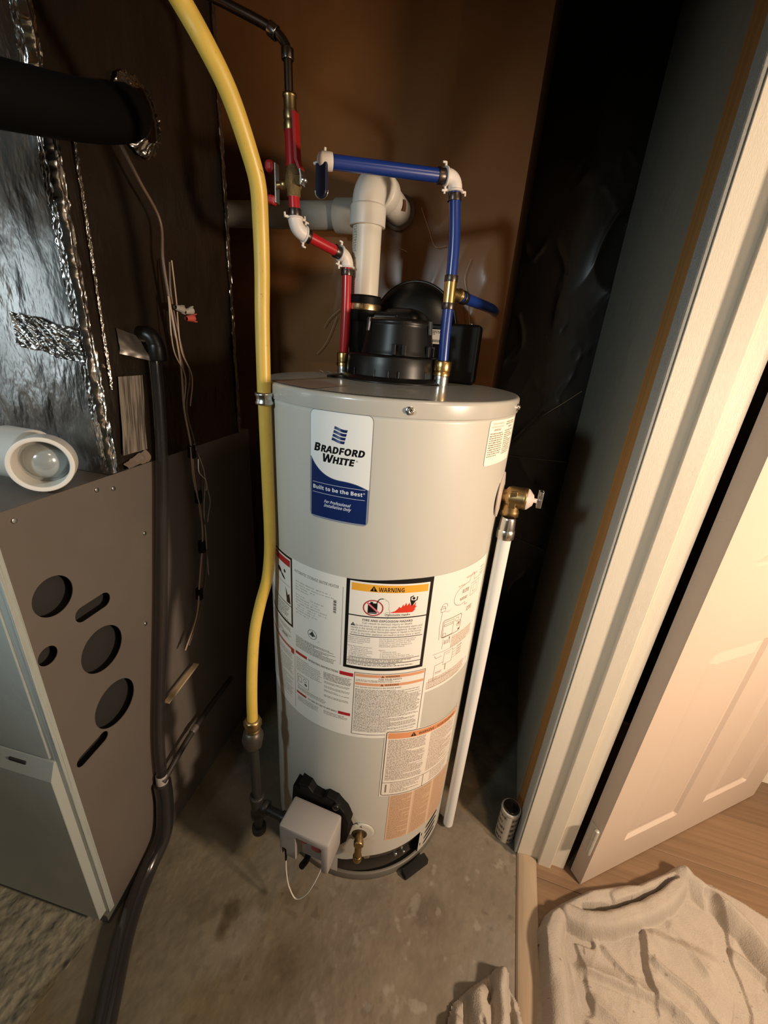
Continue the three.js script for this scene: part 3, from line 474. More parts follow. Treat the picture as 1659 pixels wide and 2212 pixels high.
  { const [b, t] = rounded(0.256, 0.363, 1.128, 1.2075, 0.004); part(heater, 'valve_notice', cylPatch(R + 0.0008, 0.256, 0.363, b, t, 40, 2, (s, y) => [(s - 0.256) / 0.107, (y - 1.128) / 0.0795]), paperOf(valveTagTex, 0.45)); }
  // flat stickers on the lid
  const lidSticker = (a0, a1, r0, r1) => grid(40, 6, (u, v) => { const a = rad(mix(a0, a1, u)), r = mix(r0, r1, v); return [r * Math.sin(a), TOP + 0.0022 - 0.0009 * ((r - 0.1) / 0.15), r * Math.cos(a)]; });
  part(heater, 'lid_sticker', lidSticker(-14, 30, 0.13, 0.247), std(0xffffff, 0.3, 0, { map: canvasTex(512, 256, (c, w, h) => { c.fillStyle = '#a8a49a'; c.fillRect(0, 0, w, h); squiggle(c, 16, 14, w - 40, 9, 9, '#8a867c', { height: h - 30 }); }) }));
  part(heater, 'lid_sticker', lidSticker(-46, -15, 0.15, 0.249), std(0xffffff, 0.35, 0, { map: canvasTex(256, 256, (c, w, h) => { c.fillStyle = '#9a8478'; c.fillRect(0, 0, w, h); squiggle(c, 14, 20, w - 40, 10, 10, '#8a7368', { height: h - 60 }); }) }), 'pinkish sticker');

  // nipples
  for (const [x, z, k, lbl] of [[0.0905, -0.055, 1, 'cold nipple'], [-0.136, -0.06, 0.78, 'hot nipple']]) {
    const g = sub(heater, 'pipe_nipple', lbl), b = V(x, TOP, z), u = V(x, TOP + 1, z);
    part(g, 'steel_nipple', turned(b, u, [[0.016 * k, 0], [0.016 * k, 0.012], [0.0155 * k, 0.0125], [0.016 * k, 0.013], [0.016 * k, 0.024], [0.012 * k, 0.025]]), steel);
    part(g, 'brass_adapter', [turned(b.clone().setY(TOP + 0.022), u, [[0.019 * k, 0], [0.019 * k, 0.007], [0.0165 * k, 0.008]], 6), turned(b.clone().setY(TOP + 0.028), u, [[0.0145 * k, 0], [0.0185 * k, 0.004], [0.0185 * k, 0.021], [0.013 * k, 0.0235], [0.009 * k, 0.0235]])], brass);
  }
  // power vent blower
  const bl = sub(heater, 'power_vent_blower'), C = V(-0.024, TOP, -0.075), up = V(C.x, 3, C.z);
  part(bl, 'base_flange', [turned(C, up, [[0.118, 0.001], [0.122, 0.003], [0.118, 0.006], [0.108, 0.012], [0.1, 0.013]], 48), bx(C.x - 0.118, C.x - 0.03, TOP + 0.001, TOP + 0.006, C.z - 0.02, C.z + 0.09, 0.002)], blackPlastic);
  part(bl, 'lower_housing', [turned(V(C.x, TOP + 0.008, C.z), up, [[0.1015, 0], [0.1, 0.025], [0.0985, 0.041], [0.096, 0.0455], [0.08, 0.0475], [0.07, 0.048]], 64), ...[-35, -5, 12, 24, 60].map((d) => { const a = rad(d), b = V(C.x + 0.1 * Math.sin(a), TOP + 0.006, C.z + 0.1 * Math.cos(a)); return bx(b.x - 0.0012, b.x + 0.0012, b.y, b.y + 0.02, b.z - 0.001, b.z + 0.004, 0.0008); })], blackPlastic);
  const M = V(C.x + 0.012, TOP + 0.055, C.z + 0.012);
  part(bl, 'motor_cover', [turned(M, V(M.x, 3, M.z), [[0.079, 0], [0.0785, 0.003], [0.076, 0.01], [0.0695, 0.054], [0.069, 0.058], [0.0705, 0.0585], [0.0705, 0.063], [0.068, 0.066], [0.056, 0.07], [0, 0.072]], 64), ...[10, 24, 66, 80].map((d) => { const a = rad(d); return bx(-0.004, 0.004, 0, 0.02, -0.003, 0.004, 0.001).rotateY(a).translate(M.x + 0.081 * Math.sin(a), M.y + 0.001, M.z + 0.081 * Math.cos(a)); })], blackPlastic);
  for (const d of [-42, 74]) { const a = rad(d); part(bl, 'cover_clip', bx(-0.0045, 0.0045, 0, 0.026, -0.002, 0.004, 0.0015).rotateX(-0.1).rotateY(a).translate(M.x + 0.074 * Math.sin(a), M.y + 0.042, M.z + 0.074 * Math.cos(a)), std(rgb(0.05, 0.048, 0.045), 0.3)); }
  part(bl, 'volute', [new THREE.SphereGeometry(1, 48, 32).scale(0.101, 0.102, 0.052).translate(-0.014, TOP + 0.111, -0.196), new THREE.CylinderGeometry(1, 1, 0.1, 48).scale(0.097, 1, 0.05).translate(-0.014, TOP + 0.052, -0.196), new THREE.TorusGeometry(0.102, 0.0035, 8, 60).translate(-0.014, TOP + 0.111, -0.196), bx(-0.07, 0.03, TOP + 0.03, TOP + 0.15, -0.19, -0.08, 0.03)], std(rgb(0.005, 0.0055, 0.0045), 0.34));
  const VX = -0.108, VZ = -0.1, vt = V(VX, 3, VZ);
  part(bl, 'outlet', [turned(V(VX, TOP + 0.01, VZ), vt, [[0.03, 0], [0.029, 0.05], [0.0335, 0.06], [0.0335, 0.1], [0.0365, 0.115], [0.0372, 0.12]], 40), bx(VX, VX + 0.09, TOP + 0.012, TOP + 0.14, VZ - 0.03, VZ + 0.02, 0.012)], blackPlastic);
  part(bl, 'rubber_coupling', turned(V(VX, TOP + 0.118, VZ), vt, [[0.0372, 0], [0.038, 0.004], [0.038, 0.046], [0.0375, 0.05], [0.031, 0.051]], 40), blackMatte);
  part(bl, 'hose_clamp', [turned(V(VX, TOP + 0.139, VZ), vt, [[0.038, 0], [0.0394, 0.0008], [0.0394, 0.0118], [0.038, 0.0128]], 48), ...Array.from({ length: 9 }, (_, i) => { const a = rad(-8 + i * 5.5 + (i > 4 ? 16 : 0)); return bx(-0.0008, 0.0008, 0.142, 0.1495, -0.0006, 0.0008, 0.0003).rotateY(a).translate(VX + 0.0394 * Math.sin(a), TOP, VZ + 0.0394 * Math.cos(a)); })], std(rgb(0.5, 0.38, 0.2), 0.3, 1));
  part(bl, 'control_box', [bx(0.0, 0.082, TOP + 0.001, TOP + 0.124, -0.2, -0.147, 0.005), bx(0.078, 0.15, TOP + 0.0005, TOP + 0.128, -0.205, -0.15, 0.008)], blackMatte);
  part(bl, 'white_sticker', grid(8, 8, (u, v) => [0.012 + 0.067 * u, TOP + 0.083 + 0.03 * v, -0.1455]), std(0xffffff, 0.4, 0, { map: canvasTex(256, 160, (c, w, h) => { c.fillStyle = '#e4e2de'; c.fillRect(0, 0, w, h); squiggle(c, 16, 14, w - 40, 10, 7, '#3a3a3a', { rows: 3 }); squiggle(c, 16, 70, w * 0.4, 8, 8, '#555', { rows: 2 }); c.fillStyle = '#222'; for (let x = 46; x < 210;) { const q = 2 + 4 * rnd(); c.fillRect(x, 112, q, 30); x += q + 2 + 3 * rnd(); } }) }));
  part(bl, 'white_sticker', grid(6, 6, (u, v) => [0.042 + 0.026 * u, TOP + 0.008 + 0.032 * v, -0.1455]), std(0xffffff, 0.4, 0, { map: canvasTex(128, 128, (c, w, h) => { c.fillStyle = '#dcd9d2'; c.fillRect(0, 0, w, h); c.fillStyle = '#333'; c.fillRect(84, 20, 14, 84); }) }));
  for (const [x, z] of [[0.012, -0.16], [0.066, -0.16], [0.125, -0.17]]) part(bl, 'box_screw', turned(V(x, TOP + 0.125, z), V(x, 3, z), [[0.004, -0.01], [0.004, 0.002], [0.0052, 0.0025], [0.0045, 0.006], [0, 0.0065]], 12), steel);

  // temperature and pressure relief valve on the right
  const rv = sub(heater, 'relief_valve'), o = out(86), P = spot(86, R, 1.045), at = (d) => P.clone().addScaledVector(o, d);
  part(rv, 'cover_plate', turned(at(-0.01), at(1), [[0.0475, 0.004], [0.048, 0.0095], [0.0465, 0.012], [0.03, 0.0142], [0, 0.0148]], 48), std(rgb(0.55, 0.47, 0.41), 0.45));
  part(rv, 'plate_gasket', turned(at(-0.012), at(1), [[0.05, 0.002], [0.05, 0.0095], [0.046, 0.0098]], 48), blackMatte);
  part(rv, 'valve_body', [turned(at(0.002), at(1), [[0.0125, 0], [0.0125, 0.008], [0.0185, 0.012], [0.0215, 0.018], [0.0215, 0.044], [0.0225, 0.045], [0.0225, 0.05], [0.02, 0.0515]], 36), turned(V(P.x + 0.025, 1.047, P.z), V(P.x + 0.025, 0, P.z), [[0.0165, 0], [0.0165, 0.03], [0.0185, 0.033], [0.0185, 0.043], [0.012, 0.0445]], 32), bx(P.x + 0.018, P.x + 0.033, 1.026, 1.062, P.z + 0.017, P.z + 0.0225, 0.002)], oldBrass);
  part(rv, 'valve_cap', turned(at(0.053), at(1), [[0.0215, 0], [0.0205, 0.003], [0.011, 0.012], [0.0045, 0.0135], [0.0045, 0.02], [0, 0.0205]], 32), std(rgb(0.6, 0.5, 0.46), 0.5));
  part(rv, 'test_lever', [bx(0.326, 0.336, 1.03, 1.0655, P.z + 0.002, P.z + 0.006, 0.0015), bx(0.326, 0.336, 1.03, 1.0655, P.z - 0.008, P.z - 0.004, 0.0015), bx(0.328, 0.3345, 1.058, 1.066, P.z - 0.008, P.z + 0.012, 0.0015), cyl(V(0.331, 1.046, P.z - 0.011), V(0.331, 1.046, P.z + 0.011), 0.0028)], steel);

  // gas control on the lower front
  const gv = sub(heater, 'gas_control_valve'); gv.position.set(-0.024, 0.2, 0.276); gv.rotation.y = rad(-2);
  const brush = (g) => { const b = new Brush(clean(g)); b.updateMatrixWorld(); return b; }, ev = new Evaluator(); ev.attributes = ['position', 'normal', 'uv']; ev.useGroups = false;
  let box = brush(new RoundedBoxGeometry(0.124, 0.104, 0.072, 3, 0.006).translate(0, 0.05, 0.037));
  for (const g of [new RoundedBoxGeometry(0.066, 0.1, 0.05, 3, 0.006).translate(0.013, 0.034, 0.077), new RoundedBoxGeometry(0.014, 0.03, 0.03, 3, 0.006).translate(-0.05, 0.012, 0.07)]) box = ev.evaluate(box, brush(g), SUBTRACTION);
  part(gv, 'cover', toCreasedNormals(box.geometry, rad(35)), std(rgb(0.34, 0.315, 0.30), 0.55));
  part(gv, 'control_knob', turned(V(-0.004, 0.064, 0.05), V(-0.004, 0.064, 1), [[0, 0.003], [0.0115, 0.003], [0.0105, 0.012], [0.007, 0.0135], [0, 0.0138]], 8), std(rgb(0.36, 0.055, 0.02), 0.4));
  part(gv, 'control_knob', turned(V(0, 0, 0.05), V(0, 0, 1), [[0, 0.001], [0.0095, 0.001], [0.009, 0.007], [0, 0.0076]], 20).scale(1.3, 0.85, 1).translate(0.024, 0.04, 0), std(rgb(0.42, 0.07, 0.06), 0.5));
  part(gv, 'indicator_hole', turned(V(0.027, 0.066, 0.0515), V(0.027, 0.066, 1), [[0.003, 0], [0.003, 0.0006], [0, 0.0007]], 14), std(rgb(0.12, 0.04, 0.03), 0.6));
  const ol = new THREE.Shape(); [[-0.07, 0.0], [-0.072, 0.06], [-0.068, 0.118], [-0.05, 0.122], [-0.052, 0.136], [-0.03, 0.138], [-0.018, 0.124], [0.008, 0.122], [0.02, 0.133], [0.04, 0.128], [0.052, 0.112], [0.062, 0.1], [0.068, 0.085], [0.074, 0.066], [0.071, 0.045], [0.076, 0.03], [0.07, 0.0], [0.055, -0.022], [0.02, -0.03], [-0.04, -0.02]].forEach(([x, y], i) => (i ? ol.lineTo(x, y) : ol.moveTo(x, y))); ol.closePath();
  part(gv, 'mounting_plate', new THREE.ExtrudeGeometry(ol, { depth: 0.03, bevelEnabled: true, bevelSize: 0.003, bevelThickness: 0.003, bevelSegments: 2 }).translate(0, 0, -0.036), blackMatte, 'black mounting plate');
  part(gv, 'mounting_screw', turned(V(0.044, 0.116, -0.012), V(0.044, 0.116, 1), [[0, 0], [0.009, 0], [0.009, 0.012], [0.006, 0.016], [0, 0.017]], 16), blackPlastic);
  part(gv, 'gas_nipple', cyl(V(-0.06, 0.05, 0.028), V(-0.082, 0.05, 0.029), 0.0135), blackIron);
  part(gv, 'igniter_plug', turned(V(-0.05, 0.022, 0.062), V(-0.047, -0.02, 0.07), [[0.005, 0], [0.006, 0.006], [0.0035, 0.02], [0.0022, 0.046], [0, 0.0465]], 14), blackMatte);
  part(gv, 'igniter_wire', tube([[-0.0475, -0.012, 0.069], [-0.0445, -0.06, 0.074], [-0.034, -0.105, 0.08], [-0.014, -0.128, 0.085], [0.008, -0.108, 0.08], [0.028, -0.06, 0.068], [0.041, -0.008, 0.05], [0.042, 0.006, 0.045]], 0.0017, 90, 8), std(rgb(0.66, 0.62, 0.55), 0.5));
  part(gv, 'pilot_tube', tube([[0.0, 0.004, 0.04], [-0.002, -0.022, 0.052], [-0.012, -0.045, 0.058]], 0.0075, 30, 12), blackMatte);

  // drain cock low on the front
  const dv = sub(heater, 'drain_valve'), dq = out(16.5), D = spot(16.5, R, 0.2), dat = (d) => D.clone().addScaledVector(dq, d);
  part(dv, 'escutcheon', turned(dat(0.0), dat(1), [[0.032, 0.0], [0.0318, 0.002], [0.026, 0.0035], [0, 0.004]], 40).translate(0.004, 0.004, 0), enamel);
  part(dv, 'dark_socket', turned(dat(0.002), dat(1), [[0.019, 0], [0.019, 0.003], [0.016, 0.004], [0, 0.0035]], 32), std(rgb(0.07, 0.05, 0.03), 0.5, 0.4));
  part(dv, 'valve_body', [turned(dat(0.004), dat(1), [[0.0105, 0], [0.0105, 0.016], [0.0125, 0.017], [0.0125, 0.026], [0.009, 0.028], [0, 0.0285]], 8), cyl(dat(0.02), dat(0.026).add(V(0, -0.045, 0.003)), 0.0085, 0.0085), turned(dat(0.026).add(V(0, -0.04, 0.003)), dat(0.028).add(V(0, -1, 0.02)), [[0.0085, 0], [0.011, 0.002], [0.011, 0.014], [0.008, 0.016], [0.006, 0.016]], 24)], oldBrass);
  for (const [dx, dy] of [[0.006, 0.036], [0.016, 0.03]]) part(dv, 'jacket_dimple', turned(dat(0).add(V(dx - 0.01, dy, 0.003)), dat(1), [[0, 0], [0.003, 0], [0.0022, 0.002], [0, 0.0024]], 12), steel);
}
solo('rubber_strip', 'short black textured rubber strip lying against the tank base on the floor', 'rubber strip', new RoundedBoxGeometry(0.078, 0.021, 0.022, 3, 0.004).rotateY(rad(50)).translate(0.2145, 0.0105, 0.168), std(rgb(0.016, 0.015, 0.014), 0.85, 0, { bumpMap: scaled(speckle, 1, 1), bumpScale: 0.002 }));
solo('tape_scrap', 'thin white scrap of thread tape lying on the tank lid by the hot nipple', 'tape scrap', grid(24, 4, (u, v) => [-0.215 + 0.065 * u, TOP + 0.0035 + 0.003 * Math.sin(u * 9) ** 2, -0.085 + 0.02 * u + 0.006 * (v - 0.5)]), std(rgb(0.75, 0.73, 0.7), 0.6));

// ------------------------------------------------------------------ furnace and the ductwork on it
{
  const f = thing('furnace', 'dusty grey sheet-metal furnace cabinet with round knockouts in its side, left of the tank', 'furnace', [-0.448, 0, 0.508]); f.rotation.y = rad(5);
  const W = 0.56, H = 1.043, DP = 0.74;
  const dust = dataTex(512, 512, (u, v) => { const k = 0.86 + 0.28 * fbm(u * 5, v * 5, 5); return [0.145 * k, 0.122 * k, 0.105 * k]; }, true); dust.wrapS = dust.wrapT = THREE.MirroredRepeatWrapping;
  const sheet = std(0xffffff, 0.5, 0, { map: dust }), front = std(rgb(0.42, 0.46, 0.44), 0.45, 0, { bumpMap: scaled(mottle, 0.7), bumpScale: 0.002 }), dark = std(rgb(0.02, 0.019, 0.018), 0.8);
  // side panel with its knockouts punched through
  const s = new THREE.Shape(); s.moveTo(0, 0.03); s.lineTo(DP, 0.03); s.lineTo(DP, H); s.lineTo(0, H); s.closePath();
  const round_ = (z, y, r) => { const h = new THREE.Path(); h.absellipse(-z, y, r, r, 0, Math.PI * 2, true); s.holes.push(h); };
  const slot = (z0, y0, z1, y1, r) => { const a = Math.atan2(y1 - y0, -z1 + z0), h = new THREE.Path(); h.absarc(-z0, y0, r, a + Math.PI / 2, a - Math.PI / 2 + Math.PI * 2, false); h.absarc(-z1, y1, r, a - Math.PI / 2, a + Math.PI / 2, false); h.closePath(); s.holes.push(h); };
  round_(-0.066, 0.87, 0.0365); round_(-0.13, 0.702, 0.048); round_(-0.031, 0.769, 0.0175); round_(-0.13, 0.555, 0.051);
  slot(-0.108, 0.803, -0.155, 0.803, 0.0155); slot(-0.036, 0.499, -0.086, 0.503, 0.0125);
  part(f, 'side_panel', new THREE.ExtrudeGeometry(s, { depth: 0.0014, bevelEnabled: false, curveSegments: 36 }).rotateY(Math.PI / 2).translate(-0.0014, 0, 0), sheet);
  part(f, 'insulation_lining', ubox(-0.03, -0.022, 0.05, H - 0.02, -DP + 0.02, -0.01), dark, 'black lining behind the knockouts');
  part(f, 'cabinet_shell', [bx(-W, -0.0012, H - 0.0016, H, -DP, 0, 0), bx(-W, -W + 0.0015, 0.03, H, -DP, 0, 0), bx(-W, -0.0012, 0.03, H, -DP, -DP + 0.0015, 0), bx(-W, -0.0012, 0.03, 0.034, -DP, 0, 0)], sheet);
  part(f, 'corner_flange', bx(-0.02, 0.0004, 0.03, H, -0.012, 0.0012, 0.001), front);
  part(f, 'upper_door', [bx(-W + 0.004, -0.02, 0.545, H - 0.004, -0.004, 0.004, 0.002)], front);
  const dp = new THREE.Shape(); dp.moveTo(-0.02, 0.03); dp.lineTo(0.018, 0.03); dp.lineTo(0.018, 0.505); dp.lineTo(0.004, 0.54); dp.lineTo(-0.02, 0.54); dp.closePath();
  part(f, 'lower_door', new THREE.ExtrudeGeometry(dp, { depth: W - 0.018, bevelEnabled: true, bevelSize: 0.001, bevelThickness: 0.001, bevelSegments: 1 }).rotateY(-Math.PI / 2).translate(-0.012, 0, 0), front);
  part(f, 'finger_slot', bx(-0.112, -0.072, 0.522, 0.530, 0.005, 0.0125, 0.002), dark);
  part(f, 'base_frame', [bx(-W, 0, 0, 0.031, -DP, 0.01, 0.001)], std(rgb(0.12, 0.12, 0.11), 0.6));
  for (const [y, z] of [[1.024, -0.04], [1.025, -0.189], [1.016, -0.225], [0.894, -0.282], [0.682, -0.242]]) part(f, 'screw', turned(V(0, y, z), V(1, y, z), [[0.0052, 0], [0.005, 0.0018], [0.0035, 0.0028], [0, 0.003]], 6), steel);

  const d = thing('plenum_duct', 'tall sheet-metal duct above the furnace with crumpled foil tape on its corners', 'duct', [-0.448, 0, 0.508]); d.rotation.y = rad(5);
  const galv = dataTex(512, 512, (u, v) => 0.35 + 0.5 * fbm(u * 7, v * 7, 5)); galv.wrapS = galv.wrapT = THREE.MirroredRepeatWrapping;
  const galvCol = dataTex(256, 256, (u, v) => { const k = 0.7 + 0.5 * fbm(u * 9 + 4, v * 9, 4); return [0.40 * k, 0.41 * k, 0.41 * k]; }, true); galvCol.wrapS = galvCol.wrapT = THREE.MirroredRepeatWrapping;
  const metal = std(0xffffff, 0.42, 1, { map: galvCol, roughnessMap: galv, bumpMap: scaled(mottle, 1.5), bumpScale: 0.004 });
  const wavy = (w, h, amp, f0) => (u, v) => [w * u, h * v, amp * (fbm(u * f0 + 3, v * f0 * 2, 3) - 0.5) + amp * 0.5 * Math.sin(u * 7 + v * 5)];
  const X0 = -0.5, ZF = -0.228, ZB = -0.69, Y0 = H + 0.001, Y1 = 2.15;
  part(d, 'front_sheet', grid(50, 90, wavy(-X0, Y1 - Y0, 0.004, 3)).translate(X0, Y0, ZF), metal);
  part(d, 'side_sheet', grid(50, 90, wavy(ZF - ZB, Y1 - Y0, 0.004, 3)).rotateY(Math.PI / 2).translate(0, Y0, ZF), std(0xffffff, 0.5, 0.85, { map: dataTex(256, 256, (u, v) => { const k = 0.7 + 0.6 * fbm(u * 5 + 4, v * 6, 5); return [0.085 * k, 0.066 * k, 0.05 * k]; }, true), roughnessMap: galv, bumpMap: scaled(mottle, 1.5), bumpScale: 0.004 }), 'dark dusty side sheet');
  part(d, 'rear_sheet', [bx(X0, 0, Y0, Y1, ZB - 0.002, ZB, 0), bx(X0, X0 + 0.002, Y0, Y1, ZB, ZF, 0), bx(X0, 0, Y1 - 0.002, Y1, ZB, ZF, 0)], metal);
  // foil tape: crumpled strips folded round the corner, across the front, along the rear edge
  const foil = std(rgb(0.66, 0.66, 0.65), 0.16, 1), crump = (u, v, k = 1) => k * (0.0042 * ridge(u * 2.1 + v * 17, v * 30 - u * 3, 4) ** 2 + 0.003 * (fbm(u * 4, v * 46, 3) - 0.5));
  const corner = (z, wf, ws, seedv) => grid(16, 420, (u, v) => { const q = (u - wf / (wf + ws)) * (wf + ws), y = mix(Y0 + 0.002, Y1, v), c = crump(u * 3 + seedv, v * 1.6, 1), wob = 0.006 * (noise(v * 40, seedv) - 0.5); return q < 0 ? [q + 0.0, y + wob * u, z + 0.0036 + c] : [0.0036 + c, y + wob * u, z - q]; });
  part(d, 'foil_tape', corner(ZF, 0.016, 0.011, 1), foil);
  part(d, 'foil_tape', grid(40, 40, (u, v) => [mix(-0.14, -0.006, u), 1.262 + 0.055 * v + 0.006 * noise(u * 5, 3) - 0.02 * u, ZF + 0.005 + crump(u * 2, v * 0.25 + u * 0.4, 1.3)]), foil);
  part(d, 'foil_tape', grid(10, 300, (u, v) => [0.004 + crump(u * 2 + 8, v * 1.5, 0.8), mix(Y0, Y1, v), ZB + 0.014 * u]), std(rgb(0.4, 0.38, 0.35), 0.25, 1));
  part(d, 'foil_tape', grid(10, 160, (u, v) => [0.0045 + crump(u * 2 + 3, v * 1.3, 0.9), mix(1.2, 1.6, v), ZF - 0.026 - 0.006 * u - 0.012 * v]), std(rgb(0.45, 0.43, 0.4), 0.22, 1));
  const ringPts = (r0, r1, n) => grid(n, 6, (u, v) => { const a = u * Math.PI * 2, r = mix(r0, r1, v) + 0.004 * (noise(u * 40, v * 3) - 0.5); return [0.006 + 0.016 * (1 - v) + crump(u * 12, v * 0.1, 2), 1.653 + r * Math.sin(a), -0.41 + r * Math.cos(a) * 0.9]; });
  part(d, 'foil_collar', ringPts(0.036, 0.057, 140), foil);
  const mastic = dataTex(128, 256, (u, v) => { const s = smooth(0.35, 0.75, fbm(u * 26, v * 2.2, 4) + 0.12), k = 0.7 + 0.4 * noise(u * 60, v * 8); return [mix(0.05, 0.24, s) * k, mix(0.042, 0.205, s) * k, mix(0.034, 0.165, s) * k]; }, true);
  part(d, 'mastic_patch', grid(16, 40, (u, v) => [0.006 + 0.003 * noise(u * 9, v * 3), mix(1.075, 1.222, v), mix(-0.256, -0.318, u) - 0.018 * v]), std(0xffffff, 0.8, 0, { map: mastic }));
  part(d, 'sealant_bead', grid(30, 8, (u, v) => [0.004 + 0.012 * Math.sin(v * 3.14) * (0.6 + 0.5 * noise(u * 12, v * 3)), 1.045 + (0.012 + 0.016 * u) * v + 0.003 * noise(u * 20, 0), mix(-0.255, -0.318, u)]), std(rgb(0.42, 0.33, 0.27), 0.9, 0, { bumpMap: scaled(speckle, 1), bumpScale: 0.003 }));
  part(d, 'drain_elbow', [cyl(V(-0.02, 1.296, -0.352), V(0.018, 1.296, -0.352), 0.0165), bend(V(0.016, 1.296, -0.352), V(0.03, 1.296, -0.354), V(0.031, 1.272, -0.357), 0.0165), turned(V(0.031, 1.28, -0.356), V(0.031, 0, -0.36), [[0.0165, 0], [0.0175, 0.006], [0.0175, 0.028], [0.013, 0.03]], 28)], blackPlastic, 'black drain elbow');
  part(d, 'torn_flap', grid(14, 14, (u, v) => [0.004 + 0.022 * u * (1 - v) + 0.004 * noise(u * 4, v * 4), mix(1.262, 1.306, v) - 0.012 * u, -0.29 - 0.05 * u]), std(rgb(0.2, 0.18, 0.165), 0.35, 0.8));
}
{
  // wide black insulated line running into the duct
  const p = thing('insulated_pipe', 'thick black foam-covered pipe entering the duct through a foil collar, at the upper left', 'pipe');
  part(p, 'foam_sleeve', tube([[-1.69, 1.5, 1.5], [-1.2, 1.5, 1.3], [-0.78, 1.508, 0.98], [-0.56, 1.522, 0.7], [-0.49, 1.535, 0.56], [-0.452, 1.548, 0.46], [-0.418, 1.562, 0.373], [-0.402, 1.578, 0.3], [-0.402, 1.598, 0.235], [-0.424, 1.623, 0.178], [-0.452, 1.64, 0.145], [-0.49, 1.65, 0.115]], 0.0345, 220, 28), phys(rgb(0.003, 0.0028, 0.0026), 0.8, 0, { specularIntensity: 0.15 }));
}
{
  // spare elbow fitting lying on the furnace
  const e = thing('pvc_elbow', 'loose white plastic elbow fitting lying on the furnace top with its open end showing', 'pipe fitting');
  const c = V(-0.462, 1.0945, 0.404), n = V(0.72, 0.08, 0.69).normalize(), b = c.clone().addScaledVector(n, -0.05);
  part(e, 'hub', turned(b, c, [[0.036, 0], [0.0405, 0.004], [0.0445, 0.008], [0.0448, 0.049], [0.0435, 0.05], [0.0385, 0.05], [0.037, 0.048], [0.0362, 0.012], [0.0362, 0.004]], 56), pvc);
  part(e, 'inner_wall', turned(b.clone().addScaledVector(n, -0.02), c, [[0, 0.052], [0.012, 0.0505], [0.022, 0.045], [0.0285, 0.036], [0.0305, 0.0295], [0.036, 0.029]], 40), std(rgb(0.40, 0.43, 0.43), 0.16, 0.35), 'glossy grey inside');
  const m = b.clone().addScaledVector(n, -0.012), far = m.clone().add(V(-0.085, 0.004, 0.012));
  part(e, 'bend', [bend(b.clone().addScaledVector(n, 0.006), m.clone().addScaledVector(n, -0.012), m.clone().lerp(far, 0.4), 0.0375), new THREE.SphereGeometry(0.0375, 32, 20).translate(m.x, m.y, m.z)], pvc);
  part(e, 'rear_hub', turned(m.clone().lerp(far, 0.25), far, [[0.037, 0], [0.0435, 0.003], [0.0448, 0.006], [0.0448, 0.058], [0.043, 0.06], [0.037, 0.06], [0.0365, 0.02]], 48), pvc);
}
